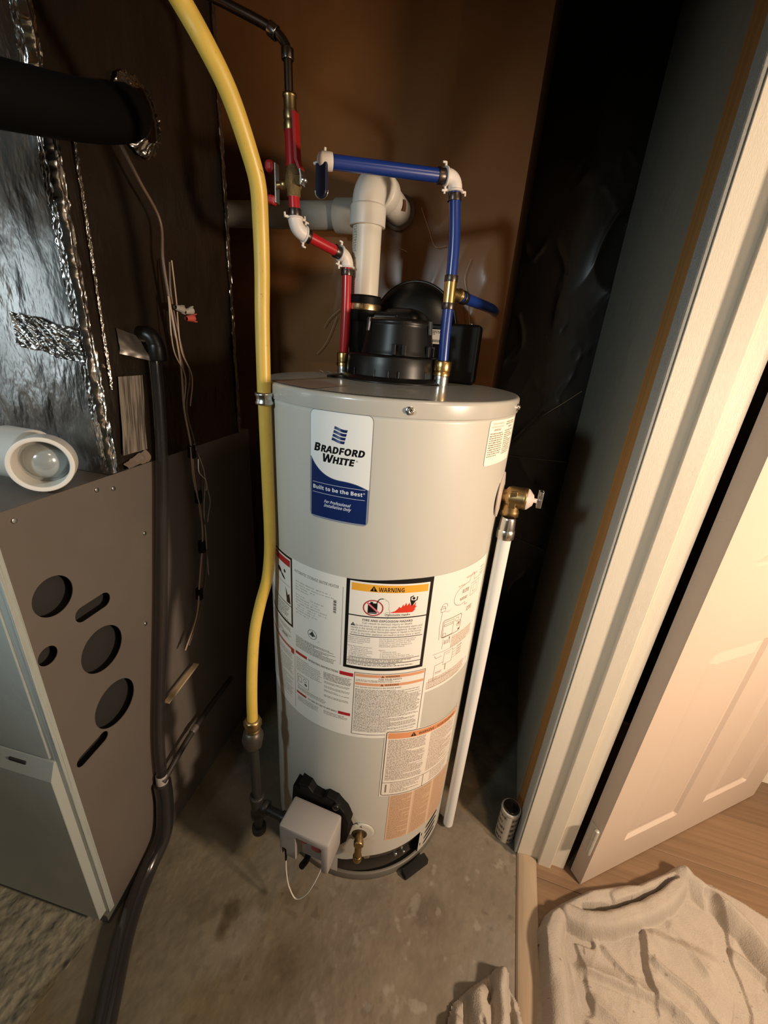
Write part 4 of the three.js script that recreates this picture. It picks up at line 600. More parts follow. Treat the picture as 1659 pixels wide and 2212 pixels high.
// ------------------------------------------------------------------ vent pipes
{
  const v = thing('vent_pipe', 'upright white plastic vent pipe rising from the blower, elbow turning back to the wall', 'pipe');
  const x = -0.108, z = -0.1, u = V(x, 3, z);
  const print = canvasTex(1024, 512, (c, w, h) => { c.fillStyle = '#dcd6c9'; c.fillRect(0, 0, w, h); text(c, 'instructions d\' installation de', 90, 262, 40, { color: '#5f5850', font: 'monospace', width: 860 }); });
  const g = turned(V(x, 1.395, z), u, [[0.0301, 0], [0.0301, 0.175]], 48), uv = g.attributes.uv, pz = g.attributes.position;
  for (let i = 0; i < uv.count; i++) { const a = Math.atan2(pz.getX(i) - x, pz.getZ(i) - z); uv.setXY(i, (pz.getY(i) - 1.395) / 0.175, clamp(1 - ((a + Math.PI) / (Math.PI * 2) + 0.085), 0, 1)); }
  part(v, 'pipe', g, std(0xffffff, 0.36, 0, { map: print }));
  part(v, 'elbow_hub', turned(V(x, 1.535, z), u, [[0.0305, 0.0005], [0.0362, 0], [0.037, 0.0015], [0.037, 0.033], [0.0355, 0.0365], [0.033, 0.038]], 48), pvc);
  part(v, 'elbow', [bend(V(x, 1.568, z), V(x, 1.622, z), V(x + 0.004, 1.616, z - 0.085), 0.0335, 20), turned(V(x + 0.003, 1.616, z - 0.055), V(x + 0.006, 1.612, z - 1), [[0.033, 0], [0.037, 0.003], [0.037, 0.035], [0.031, 0.037]], 48), new THREE.SphereGeometry(0.0335, 28, 18).translate(x, 1.596, z - 0.012)], pvc);
  part(v, 'rear_pipe', turned(V(x + 0.004, 1.616, z - 0.08), V(x + 0.008, 1.609, z - 1), [[0.0301, 0], [0.0301, 0.25]], 48), pvc);
  part(v, 'wall_ring', turned(V(x + 0.006, 1.613, -0.306), V(x + 0.006, 1.613, -0.2), [[0.0305, 0], [0.036, 0.0015], [0.0385, 0.003], [0.038, 0.005], [0.031, 0.006]], 48), std(rgb(0.1, 0.065, 0.04), 0.5), 'dark ring where the pipe meets the wall');
  part(v, 'brown_tag', grid(8, 8, (a, b) => { const an = rad(-30 + 40 * (a + b * 0.2)); return [x + 0.006 + 0.0307 * Math.cos(an), 1.6135 + 0.0307 * Math.sin(an), -0.235 - 0.022 * (b - a * 0.3)]; }), std(rgb(0.16, 0.06, 0.025), 0.6), 'brown printed tag');
  const w = thing('exhaust_pipe', 'long white plastic pipe running level along the back wall behind the yellow hose', 'pipe');
  const dusty = std(rgb(0.33, 0.31, 0.27), 0.6);
  part(w, 'pipe', turned(V(-0.86, 1.605, -0.262), V(0, 1.593, -0.262), [[0.0301, 0], [0.0301, 0.62]], 40), dusty);
  part(w, 'coupling', turned(V(-0.25, 1.5955, -0.262), V(0.2, 1.593, -0.262), [[0.031, 0], [0.037, 0.002], [0.037, 0.05], [0.031, 0.052]], 40), dusty);
  part(w, 'pipe_strap', [turned(V(-0.62, 1.6, -0.262), V(0, 1.595, -0.262), [[0.0305, 0], [0.0318, 0.0005], [0.0318, 0.018], [0.0305, 0.0185]], 32), bx(-0.62, -0.602, 1.565, 1.64, -0.298, -0.294, 0.001)], std(rgb(0.2, 0.19, 0.18), 0.4, 0.8));
}
// ------------------------------------------------------------------ water pipes
const RP = 0.0108;
function crimp(parent, a, b, r = RP) { const dd = b.clone().sub(a).normalize(); return part(parent, 'crimp_ring', turned(a, a.clone().add(dd), [[r + 0.0002, 0], [r + 0.0022, 0.0005], [r + 0.0022, 0.0115], [r + 0.0002, 0.012]], 28), crimpMat); }
function pexElbow(parent, a, c, b) { // white moulded elbow with its small lugs
  const p = sub(parent, 'elbow_fitting');
  const d0 = c.clone().sub(a).normalize(), d1 = b.clone().sub(c).normalize(), n = d0.clone().cross(d1).normalize();
  part(p, 'elbow_body', [bend(a, c, b, RP + 0.0022, 16), turned(a.clone().addScaledVector(d0, -0.002), c, [[RP, 0], [RP + 0.0042, 0], [RP + 0.0042, 0.003], [RP, 0.0032]], 28), turned(b.clone().addScaledVector(d1, -0.002), b.clone().add(d1), [[RP, 0], [RP + 0.0042, 0], [RP + 0.0042, 0.003], [RP, 0.0032]], 28)], fitWhite);
  for (const [q, dd] of [[a, d0], [b, d1]]) for (const s of [-1, 1]) { const w = dd.clone().cross(n).normalize().multiplyScalar(s * (RP + 0.004)), e = q.clone().add(w); part(p, 'lug', [cyl(e, e.clone().addScaledVector(w, 0.45), 0.0024, 0.0022, 10), cyl(e.clone().addScaledVector(w, 0.4), e.clone().addScaledVector(w, 0.4).addScaledVector(dd, q === a ? -0.006 : 0.006), 0.002, 0.0018, 10)], fitWhite); }
}
{
  const c = thing('cold_water_pipe', 'blue plastic water pipe climbing from the tank top and crossing above the white vent', 'pipe');
  const Z = -0.055, tee = V(0.0878, 1.4165, Z), e1 = V(0.074, 1.601, Z), e2 = V(-0.124, 1.586, 0.08), P = (x, y) => V(x, y, Z);
  part(c, 'lower_pipe', tube([[0.0905, 1.282, Z], [0.0885, 1.34, Z], [0.0878, tee.y - 0.018, Z]], RP, 30, 24), pexBlue);
  crimp(c, P(0.0878, tee.y - 0.03), tee); crimp(c, P(0.0874, tee.y + 0.018), P(0.0868, 1.6));
  part(c, 'brass_tee', [cyl(P(0.0878, tee.y - 0.02), P(0.0874, tee.y + 0.02), RP + 0.0012), cyl(tee, V(0.106, 1.4135, -0.082), RP + 0.0005), turned(V(0.102, 1.4145, -0.076), V(0.126, 1.4105, -0.113), [[RP, 0], [RP + 0.0025, 0.001], [RP + 0.0025, 0.004], [RP, 0.005]], 24)], brass);
  part(c, 'branch_pipe', tube([[0.103, 1.414, -0.078], [0.128, 1.4105, -0.14], [0.158, 1.407, -0.235], [0.164, 1.405, -0.292]], RP, 40, 24), pexBlue);
  crimp(c, V(0.108, 1.413, -0.088), V(0.127, 1.4105, -0.136));
  part(c, 'riser_pipe', tube([[0.0874, tee.y + 0.02, Z], [0.085, 1.5, Z], [0.0752, e1.y - 0.02, Z]], RP, 40, 24), pexBlue);
  const dir = e2.clone().sub(e1).normalize();
  crimp(c, P(0.0762, e1.y - 0.036), e1);
  pexElbow(c, P(0.0752, e1.y - 0.02), e1, e1.clone().addScaledVector(dir, 0.02));
  crimp(c, e1.clone().addScaledVector(dir, 0.024), e2);
  part(c, 'crossing_pipe', tube([e1.clone().addScaledVector(dir, 0.02), e1.clone().lerp(e2, 0.5), e2.clone().addScaledVector(dir, -0.012)], RP, 60, 24), pexBlue);
  const ef = sub(c, 'end_fitting'); part(ef, 'cap', turned(e2.clone().addScaledVector(dir, -0.014), e2, [[0.0128, 0], [0.0132, 0.003], [0.013, 0.017], [0.0105, 0.022], [0.005, 0.0245], [0, 0.025]], 28), fitWhite);
  for (const [x, y] of [[-0.016, -0.003], [0.016, 0.002], [0.002, 0.016]]) part(ef, 'lug', cyl(e2.clone(), e2.clone().add(V(x * 1.1, y * 1.1, 0)), 0.0028, 0.0024, 10), fitWhite);
  const hs = new THREE.Shape(); hs.moveTo(-0.009, 0); hs.lineTo(-0.0095, -0.036); hs.absarc(0, -0.036, 0.0095, Math.PI, 0, false); hs.lineTo(0.009, 0); hs.closePath();
  const h = sub(c, 'valve_handle', 'dark blue lever hanging below the far elbow'); h.position.set(e2.x, e2.y - 0.006, e2.z + 0.004);
  part(h, 'grip', new THREE.ExtrudeGeometry(hs, { depth: 0.004, bevelEnabled: true, bevelSize: 0.0015, bevelThickness: 0.0015, bevelSegments: 2 }).rotateY(rad(-12)), std(rgb(0.012, 0.016, 0.05), 0.4));
  part(h, 'steel_rim', tube(Array.from({ length: 13 }, (_, i) => { const a = Math.PI + (i / 12) * Math.PI; return [0.0118 * Math.cos(a), -0.036 + 0.0118 * Math.sin(a), 0.003]; }), 0.0009, 40, 8), steel);
}
{
  const w = thing('hot_water_pipe', 'red plastic water pipe zigzagging up from the tank lid to a brass valve', 'pipe');
  const e1 = V(-0.1345, 1.474, -0.06), e2 = V(-0.198, 1.4985, 0.04), B = (x, y, z = 0.04) => V(x, y, z), r = 0.0098;
  part(w, 'lower_pipe', tube([[-0.136, 1.272, -0.06], [-0.1335, 1.36, -0.06], [-0.134, e1.y - 0.018, -0.06]], r, 40, 24), pexRed);
  crimp(w, V(-0.134, e1.y - 0.034, -0.06), e1, r);
  const d = e2.clone().sub(e1).normalize();
  pexElbow(w, V(-0.134, e1.y - 0.018, -0.06), e1, e1.clone().addScaledVector(d, 0.018));
  crimp(w, e1.clone().addScaledVector(d, 0.02), e2, r);
  part(w, 'slanting_pipe', tube([e1.clone().addScaledVector(d, 0.016), e1.clone().lerp(e2, 0.5), e2.clone().addScaledVector(d, -0.016)], r, 30, 24), pexRed);
  crimp(w, e2.clone().addScaledVector(d, -0.03), e2, r);
  pexElbow(w, e2.clone().addScaledVector(d, -0.018), e2, B(-0.1995, 1.517));
  crimp(w, B(-0.1995, 1.519), B(-0.201, 1.55), r);
  part(w, 'short_pipe', tube([[-0.1993, 1.512, 0.04], [-0.2012, 1.552, 0.04]], r, 12, 24), pexRed);
  // brass ball valve with its red lever folded up
  const bv = sub(w, 'ball_valve');
  part(bv, 'valve_body', [turned(B(-0.2012, 1.548), B(-0.2035, 1.7), [[0.007, 0], [0.0118, 0.001], [0.0118, 0.01], [0.0145, 0.016], [0.0152, 0.024], [0.0145, 0.032], [0.0118, 0.038], [0.0118, 0.046], [0.007, 0.047]], 24), cyl(B(-0.2025, 1.571), V(-0.186, 1.571, 0.05), 0.007)], std(rgb(0.34, 0.24, 0.11), 0.45, 1, { bumpMap: scaled(speckle, 1), bumpScale: 0.0015 }));
  const lever = (pts, wdt, t) => { const s = new THREE.Shape(), n = pts.length; pts.forEach(([a, b], i) => (i ? s.lineTo(a + t, b) : s.moveTo(a + t, b))); for (let i = n - 1; i >= 0; i--) s.lineTo(pts[i][0] - t, pts[i][1]); s.closePath(); return new THREE.ExtrudeGeometry(s, { depth: wdt, bevelEnabled: true, bevelSize: 0.0008, bevelThickness: 0.0015, bevelSegments: 2 }); };
  part(bv, 'lever_grip', lever([[-0.1805, 1.585], [-0.187, 1.598], [-0.1895, 1.64], [-0.191, 1.662]], 0.014, 0.0024).translate(0, 0, 0.045), std(rgb(0.30, 0.012, 0.012), 0.35), 'red lever grip');
  part(bv, 'lever_plate', [lever([[-0.1805, 1.586], [-0.178, 1.576], [-0.178, 1.562]], 0.012, 0.001).translate(0, 0, 0.046), turned(V(-0.178, 1.5695, 0.052), V(-0.1, 1.5695, 0.06), [[0.006, 0], [0.006, 0.005], [0.0035, 0.009], [0, 0.0095]], 6)], steel);
  part(w, 'upper_pipe', tube([[-0.2035, 1.592, 0.04], [-0.2055, 1.645, 0.04]], 0.0115, 14, 24), pexRed);
  part(w, 'brass_adapter', turned(B(-0.2055, 1.642), B(-0.2085, 1.72), [[0.009, 0], [0.0122, 0.001], [0.0122, 0.012], [0.0112, 0.013], [0.0112, 0.017], [0.0122, 0.018], [0.0122, 0.028], [0.0108, 0.029], [0.0108, 0.045], [0.0122, 0.0465], [0.0122, 0.05], [0.008, 0.051]], 28), std(rgb(0.40, 0.28, 0.13), 0.35, 1));
  part(w, 'dark_pipe', tube([[-0.2085, 1.69, 0.04], [-0.2105, 1.742, 0.04], [-0.2125, 1.752, 0.04], [-0.222, 1.764, 0.04], [-0.24, 1.776, 0.042], [-0.31, 1.805, 0.05], [-0.37, 1.83, 0.055], [-0.395, 1.85, 0.058], [-0.405, 1.9, 0.06], [-0.405, 2.205, 0.06]], 0.0072, 90, 18), std(rgb(0.12, 0.085, 0.06), 0.35, 1));
  for (const [a, b] of [[[-0.2102, 1.735, 0.04], [-0.2106, 1.75, 0.04]], [[-0.229, 1.7685, 0.0405], [-0.242, 1.777, 0.042]]]) part(w, 'solder_cup', turned(V(...a), V(...b), [[0.0087, 0], [0.0103, 0.001], [0.0103, 0.014], [0.0087, 0.015]], 24), std(rgb(0.26, 0.22, 0.19), 0.25, 1));
  // second valve beside it, its wheel edge-on
  const sv = sub(w, 'drain_cock');
  part(sv, 'stem', [cyl(V(-0.2025, 1.568, 0.04), V(-0.236, 1.566, 0.042), 0.0055), turned(V(-0.214, 1.567, 0.041), V(-0.25, 1.565, 0.042), [[0.0055, 0], [0.0095, 0.002], [0.0095, 0.01], [0.0055, 0.012]], 6)], oldBrass);
  part(sv, 'steel_plate', bx(-0.2355, -0.2325, 1.538, 1.598, 0.036, 0.05, 0.001).rotateZ(0), steel);
  part(sv, 'red_grip', [new RoundedBoxGeometry(0.018, 0.019, 0.02, 3, 0.007).translate(-0.246, 1.5935, 0.043), new RoundedBoxGeometry(0.017, 0.015, 0.018, 3, 0.005).rotateZ(-0.2).translate(-0.2435, 1.5435, 0.043)], std(rgb(0.38, 0.02, 0.015), 0.45));
}
// ------------------------------------------------------------------ gas line
{
  const g = thing('gas_hose', 'yellow coated flexible gas hose hanging from above down the left of the tank', 'hose');
  const coat = phys(0xffffff, 0.42, 0, { clearcoat: 0.15, clearcoatRoughness: 0.3, map: dataTex(1024, 128, (u, v) => { const k = 0.93 + 0.12 * fbm(u * 90, v * 6, 3), s = noise(u * 420, v * 22) > 0.955 ? 0.72 : 1; return [0.62 * k * s, 0.42 * k * s, 0.075 * k * s]; }, true), bumpMap: scaled(speckle, 8, 0.5), bumpScale: 0.0001 });
  const up = [[-0.24, 2.205, 1.25], [-0.225, 2.02, 0.98], [-0.212, 1.86, 0.72], [-0.203, 1.75, 0.52], [-0.197, 1.69, 0.385], [-0.191, 1.655, 0.316], [-0.176, 1.626, 0.297], [-0.165, 1.593, 0.272], [-0.158, 1.542, 0.242], [-0.1565, 1.511, 0.227], [-0.163, 1.46, 0.213], [-0.167, 1.41, 0.207], [-0.17, 1.34, 0.207], [-0.1715, 1.26, 0.207], [-0.172, 1.213, 0.207]];
  const down = [[-0.172, 1.215, 0.207], [-0.171, 1.13, 0.208], [-0.17, 1.045, 0.209], [-0.1685, 0.96, 0.211], [-0.1695, 0.905, 0.213], [-0.175, 0.847, 0.218], [-0.187, 0.79, 0.228], [-0.191, 0.735, 0.246], [-0.186, 0.66, 0.27], [-0.1785, 0.59, 0.289], [-0.176, 0.52, 0.296]];
  part(g, 'upper_hose', tube(up, 0.0118, 260, 22), coat); part(g, 'lower_hose', tube(down, 0.0114, 160, 22), coat);
  part(g, 'bend_crease', new THREE.TorusGeometry(0.0117, 0.0009, 8, 28).rotateX(Math.PI / 2 - 0.35).translate(-0.157, 1.523, 0.2325), std(rgb(0.28, 0.17, 0.03), 0.6), 'dark crease ring');
  part(g, 'metal_band', turned(V(-0.172, 1.2, 0.207), V(-0.172, 3, 0.207), [[0.0118, 0], [0.0158, 0.001], [0.0162, 0.004], [0.0142, 0.008], [0.0142, 0.013], [0.0162, 0.0165], [0.0158, 0.0205], [0.0118, 0.0215]], 32), steel, 'shiny crimped joint band');
  const b = V(-0.1765, 0.535, 0.2945), e = V(-0.1765, 0, 0.2965);
  part(g, 'brass_nut', [turned(b, e, [[0.0115, 0], [0.0155, 0.001], [0.0195, 0.005], [0.0195, 0.02], [0.017, 0.022]], 6), turned(b.clone().setY(0.514), e, [[0.0165, 0], [0.0165, 0.004], [0.0145, 0.005], [0.0145, 0.008], [0.0165, 0.009], [0.0165, 0.014], [0.012, 0.02]], 28)], oldBrass);
  const p = thing('gas_pipe', 'black iron gas riser with tee and drip leg beside the tank foot', 'pipe');
  const X = -0.177, Z = 0.297, dn = V(X, -5, Z), st = (y) => V(X, y, Z);
  part(p, 'union', [turned(st(0.503), dn, [[0.012, 0], [0.0185, 0.002], [0.0225, 0.012], [0.0235, 0.018], [0.0235, 0.03], [0.0205, 0.044], [0.0165, 0.052], [0.0105, 0.053]], 8)], std(rgb(0.07, 0.06, 0.05), 0.4, 0.5));
  part(p, 'riser', cyl(st(0.46), st(0.27), 0.0107), blackIron);
  part(p, 'tee', [turned(st(0.285), dn, [[0.0108, 0], [0.0165, 0.0005], [0.0175, 0.004], [0.0175, 0.014], [0.015, 0.018], [0.015, 0.058], [0.0175, 0.062], [0.0175, 0.073], [0.0165, 0.0765], [0.0108, 0.077]], 28), turned(V(X, 0.247, Z), V(X + 1, 0.247, Z - 0.02), [[0.014, 0], [0.014, 0.014], [0.0175, 0.018], [0.0175, 0.029], [0.0108, 0.0305]], 28)], blackIron);
  part(p, 'side_nipple', cyl(V(X + 0.02, 0.247, Z), V(-0.088, 0.25, 0.3035), 0.0107), blackIron);
  part(p, 'drip_leg', [cyl(st(0.215), st(0.16), 0.0107), turned(st(0.168), dn, [[0.0108, 0], [0.0165, 0.0005], [0.0175, 0.003], [0.0175, 0.016], [0.014, 0.021], [0, 0.022]], 28)], blackIron);
}
{
  const d = thing('discharge_pipe', 'straight white plastic drip pipe running down the right edge of the tank', 'pipe');
  const X = 0.2785, Z = 0.03, dn = V(X + 0.004, -9, Z);
  part(d, 'metal_adapter', turned(V(X, 1.0, Z), dn, [[0.0125, -0.004], [0.0152, 0], [0.0168, 0.022], [0.0158, 0.0235], [0.0182, 0.025], [0.0186, 0.033], [0.0182, 0.043], [0.0145, 0.0445]], 32), steel);
  part(d, 'white_pipe', turned(V(X, 0.966, Z), V(X + 0.004, 0.012, Z), [[0.0142, 0], [0.0142, 0.95], [0.013, 0.951], [0.0115, 0.951], [0.0115, 0.93]], 32), std(rgb(0.80, 0.79, 0.76), 0.4));
}
{
  const t = thing('drain_tube', 'clear vinyl drain tube down the furnace side, continuing as a dark pipe along the floor', 'tube');
  const a = rad(5), L = (y, z, off = 0.02) => V(-0.448 + off * Math.cos(a) + z * Math.sin(a), y, 0.508 - off * Math.sin(a) + z * Math.cos(a));
  const c = new THREE.CatmullRomCurve3([L(1.27, -0.36), L(1.2, -0.357), L(1.139, -0.352), L(1.041, -0.34), L(0.887, -0.311), L(0.722, -0.278), L(0.548, -0.24), L(0.361, -0.201), L(0.235, -0.187)]);
  part(t, 'tube_wall', new THREE.TubeGeometry(c, 160, 0.0125, 22, false), phys(rgb(0.5, 0.48, 0.47), 0.12, 0, { transmission: 0.96, thickness: 0, ior: 1.45 }));
  part(t, 'tube_bore', new THREE.TubeGeometry(c, 160, 0.0092, 18, false), phys(rgb(0.8, 0.78, 0.77), 0.08, 0, { transmission: 1, thickness: 0, ior: 1.2 }));
  part(t, 'end_sleeve', turned(L(0.252, -0.188), L(0, -0.17), [[0.0126, -0.002], [0.0142, 0], [0.0142, 0.026], [0.0125, 0.028]], 24), std(rgb(0.5, 0.46, 0.42), 0.45), 'whitish end sleeve');
  part(t, 'lower_pipe', tube([L(0.228, -0.186), L(0.16, -0.18, 0.022), L(0.07, -0.15, 0.026), [-0.432, 0.034, 0.412], [-0.414, 0.0235, 0.47], [-0.383, 0.0215, 0.533], [-0.336, 0.0215, 0.604], [-0.285, 0.0215, 0.68], [-0.2, 0.0215, 0.8]], 0.021, 140, 28), phys(rgb(0.022, 0.02, 0.021), 0.22, 0, { clearcoat: 0.5, clearcoatRoughness: 0.1 }), 'dark glossy pipe');
}
// ------------------------------------------------------------------ control wiring on the furnace side
{
  const a = rad(5), L = (y, z, off = 0.03) => V(-0.448 + off * Math.cos(a) + z * Math.sin(a), y, 0.508 - off * Math.sin(a) + z * Math.cos(a));
  const main = [[1.592, -0.331], [1.548, -0.367], [1.5, -0.409], [1.435, -0.405], [1.371, -0.41], [1.267, -0.42], [1.219, -0.431], [1.15, -0.419], [1.064, -0.427], [0.982, -0.436], [0.897, -0.435], [0.833, -0.435], [0.709, -0.411], [0.615, -0.377], [0.555, -0.319]];
  const w = thing('thermostat_cable', 'bundle of brown thermostat wires taped together, hanging down the furnace side', 'cable');
  const strand = (dz, doff, r, m, from = 0, to = main.length) => part(w, 'wire', tube(main.slice(from, to).map(([y, z], i) => L(y + 0.003 * Math.sin(i * 3 + dz * 900), z + dz * (1 + 0.8 * Math.sin(i * 2.1 + dz * 500)), 0.03 + doff)), r, 140, 8), m);
  const brown = std(rgb(0.13, 0.085, 0.06), 0.4), tan = std(rgb(0.42, 0.31, 0.22), 0.45), pale = std(rgb(0.5, 0.44, 0.36), 0.5);
  strand(0, 0, 0.0032, brown); strand(0.007, 0.003, 0.0022, tan, 4, 15); strand(-0.008, 0.004, 0.002, brown, 3, 15); strand(-0.011, 0.006, 0.0016, tan, 3, 8); strand(0.012, 0.006, 0.0014, tan, 4, 8); strand(-0.014, 0.004, 0.0016, pale, 8, 13); strand(0.012, 0.006, 0.0014, tan, 8, 12);
  for (const k of [8.2, 9.6, 11.3, 12.4]) { const i = Math.floor(k), f = k - i, [y0, z0] = main[i], [y1, z1] = main[i + 1], y = mix(y0, y1, f), z = mix(z0, z1, f); part(w, 'tape_wrap', turned(L(y + 0.016, z), L(y - 0.016, z + 0.002), [[0.0075, 0], [0.009, 0.002], [0.0092, 0.03], [0.0075, 0.032]], 16), blackMatte, 'black tape wrap'); }
  part(w, 'bare_wire', tube([[1.03, -0.43], [1.0, -0.428], [0.985, -0.438], [0.975, -0.448], [0.958, -0.452], [0.945, -0.447]].map(([y, z]) => L(y, z, 0.044)), 0.0011, 50, 8), std(rgb(0.72, 0.72, 0.55), 0.4), 'pale yellow loose wire');
  part(w, 'bare_wire', tube([[0.985, -0.45], [0.94, -0.458], [0.91, -0.462], [0.88, -0.45], [0.86, -0.444]].map(([y, z]) => L(y, z, 0.042)), 0.0011, 50, 8), pale);
  const nut = (name, lbl, p, q, m) => { const g = thing(name, lbl, 'wire connector'); const pa = L(...p), pb = L(...q); part(g, 'cone', turned(pa, pb, [[0.0042, 0], [0.0052, 0.002], [0.007, 0.017], [0.0072, 0.021], [0.006, 0.0215]], 10), m); for (const s of [-1, 1]) part(g, 'wing', cyl(pa.clone().lerp(pb, 0.72).add(V(0, s * 0.006, 0)), pa.clone().lerp(pb, 1.05).add(V(0, s * 0.0075, 0)), 0.002, 0.0014, 8), m); };
  nut('wire_nut', 'grey wire connector, the left one of two above the red connector on the cable', [1.352, -0.405, 0.046], [1.349, -0.429, 0.048], std(rgb(0.34, 0.31, 0.28), 0.5));
  nut('wire_nut', 'grey wire connector directly on top of the red connector, to the right of its twin', [1.346, -0.428, 0.05], [1.35, -0.452, 0.052], std(rgb(0.40, 0.37, 0.33), 0.5));
  nut('wire_nut', 'small red wire connector tied into the brown cable on the furnace side', [1.333, -0.425, 0.054], [1.336, -0.455, 0.056], std(rgb(0.5, 0.085, 0.06), 0.5));
  const st = thing('paint_stick', 'short pale splintered wooden stick lodged behind the hanging wires', 'stick');
  part(st, 'stick', bx(-0.008, 0.008, -0.062, 0.062, -0.002, 0.002, 0.001).applyQuaternion(new THREE.Quaternion().setFromUnitVectors(UPV, L(0.464, -0.362, 0.022).sub(L(0.447, -0.24, 0.022)).normalize())).translate(...L(0.455, -0.301, 0.022).toArray()), std(0xffffff, 0.8, 0, { map: dataTex(64, 256, (u, v) => { const k = 0.75 + 0.5 * fbm(u * 18, v * 5, 4); return [0.55 * k, 0.42 * k, 0.26 * k]; }, true) }));
  const cb = thing('flex_conduit', 'dark slanting cable low on the furnace side below the pale stick', 'cable');
  part(cb, 'cable', tube([L(0.241, -0.179), L(0.258, -0.231), L(0.273, -0.29), L(0.28, -0.36), L(0.285, -0.5)], 0.0075, 60, 14), std(rgb(0.035, 0.028, 0.024), 0.5));
  part(cb, 'clip', turned(L(0.275, -0.3), L(0.2785, -0.33), [[0.0078, 0], [0.0092, 0.001], [0.0092, 0.02], [0.0078, 0.021]], 18), std(rgb(0.25, 0.22, 0.2), 0.4, 0.5));
}
// ------------------------------------------------------------------ on the floor
{
  const c = thing('spray_can', 'small printed aerosol can with a black top standing by the door jamb', 'can', [0.446, 0, -0.006]);
  const wrap = canvasTex(512, 512, (x, w, h) => { x.fillStyle = '#b9b2a4'; x.fillRect(0, 0, w, h); squiggle(x, 20, 40, 150, 9, 8, '#5d564c', { height: 430 }); squiggle(x, 360, 40, 130, 9, 8, '#5d564c', { height: 430 }); x.strokeStyle = '#4a443c'; x.lineWidth = 7; for (let i = 0; i < 4; i++) { x.beginPath(); x.ellipse(262, 110 + i * 62, 62, 24, 0, 0, 7); x.stroke(); } x.fillStyle = '#35302a'; x.fillRect(205, 380, 110, 70); });
  const o = V(0, 0, 0), u = V(0, 1, 0);
  part(c, 'body', turned(o, u, [[0, 0.0015], [0.024, 0.0015], [0.0262, 0], [0.0266, 0.002], [0.026, 0.005], [0.026, 0.112], [0.0264, 0.114]], 48), std(0xffffff, 0.4, 0.1, { map: wrap }));
  part(c, 'rim', turned(V(0, 0.112, 0), u, [[0.026, 0], [0.0274, 0.001], [0.0274, 0.0055], [0.026, 0.0085], [0.0235, 0.0095], [0.0225, 0.008]], 48), std(rgb(0.62, 0.6, 0.56), 0.35, 0.5));
  part(c, 'black_cap', turned(V(0, 0.116, 0), u, [[0.0232, 0], [0.0228, 0.006], [0.021, 0.009], [0.0165, 0.0098], [0.0155, 0.0065], [0, 0.006]], 40), std(rgb(0.012, 0.011, 0.01), 0.18));
}
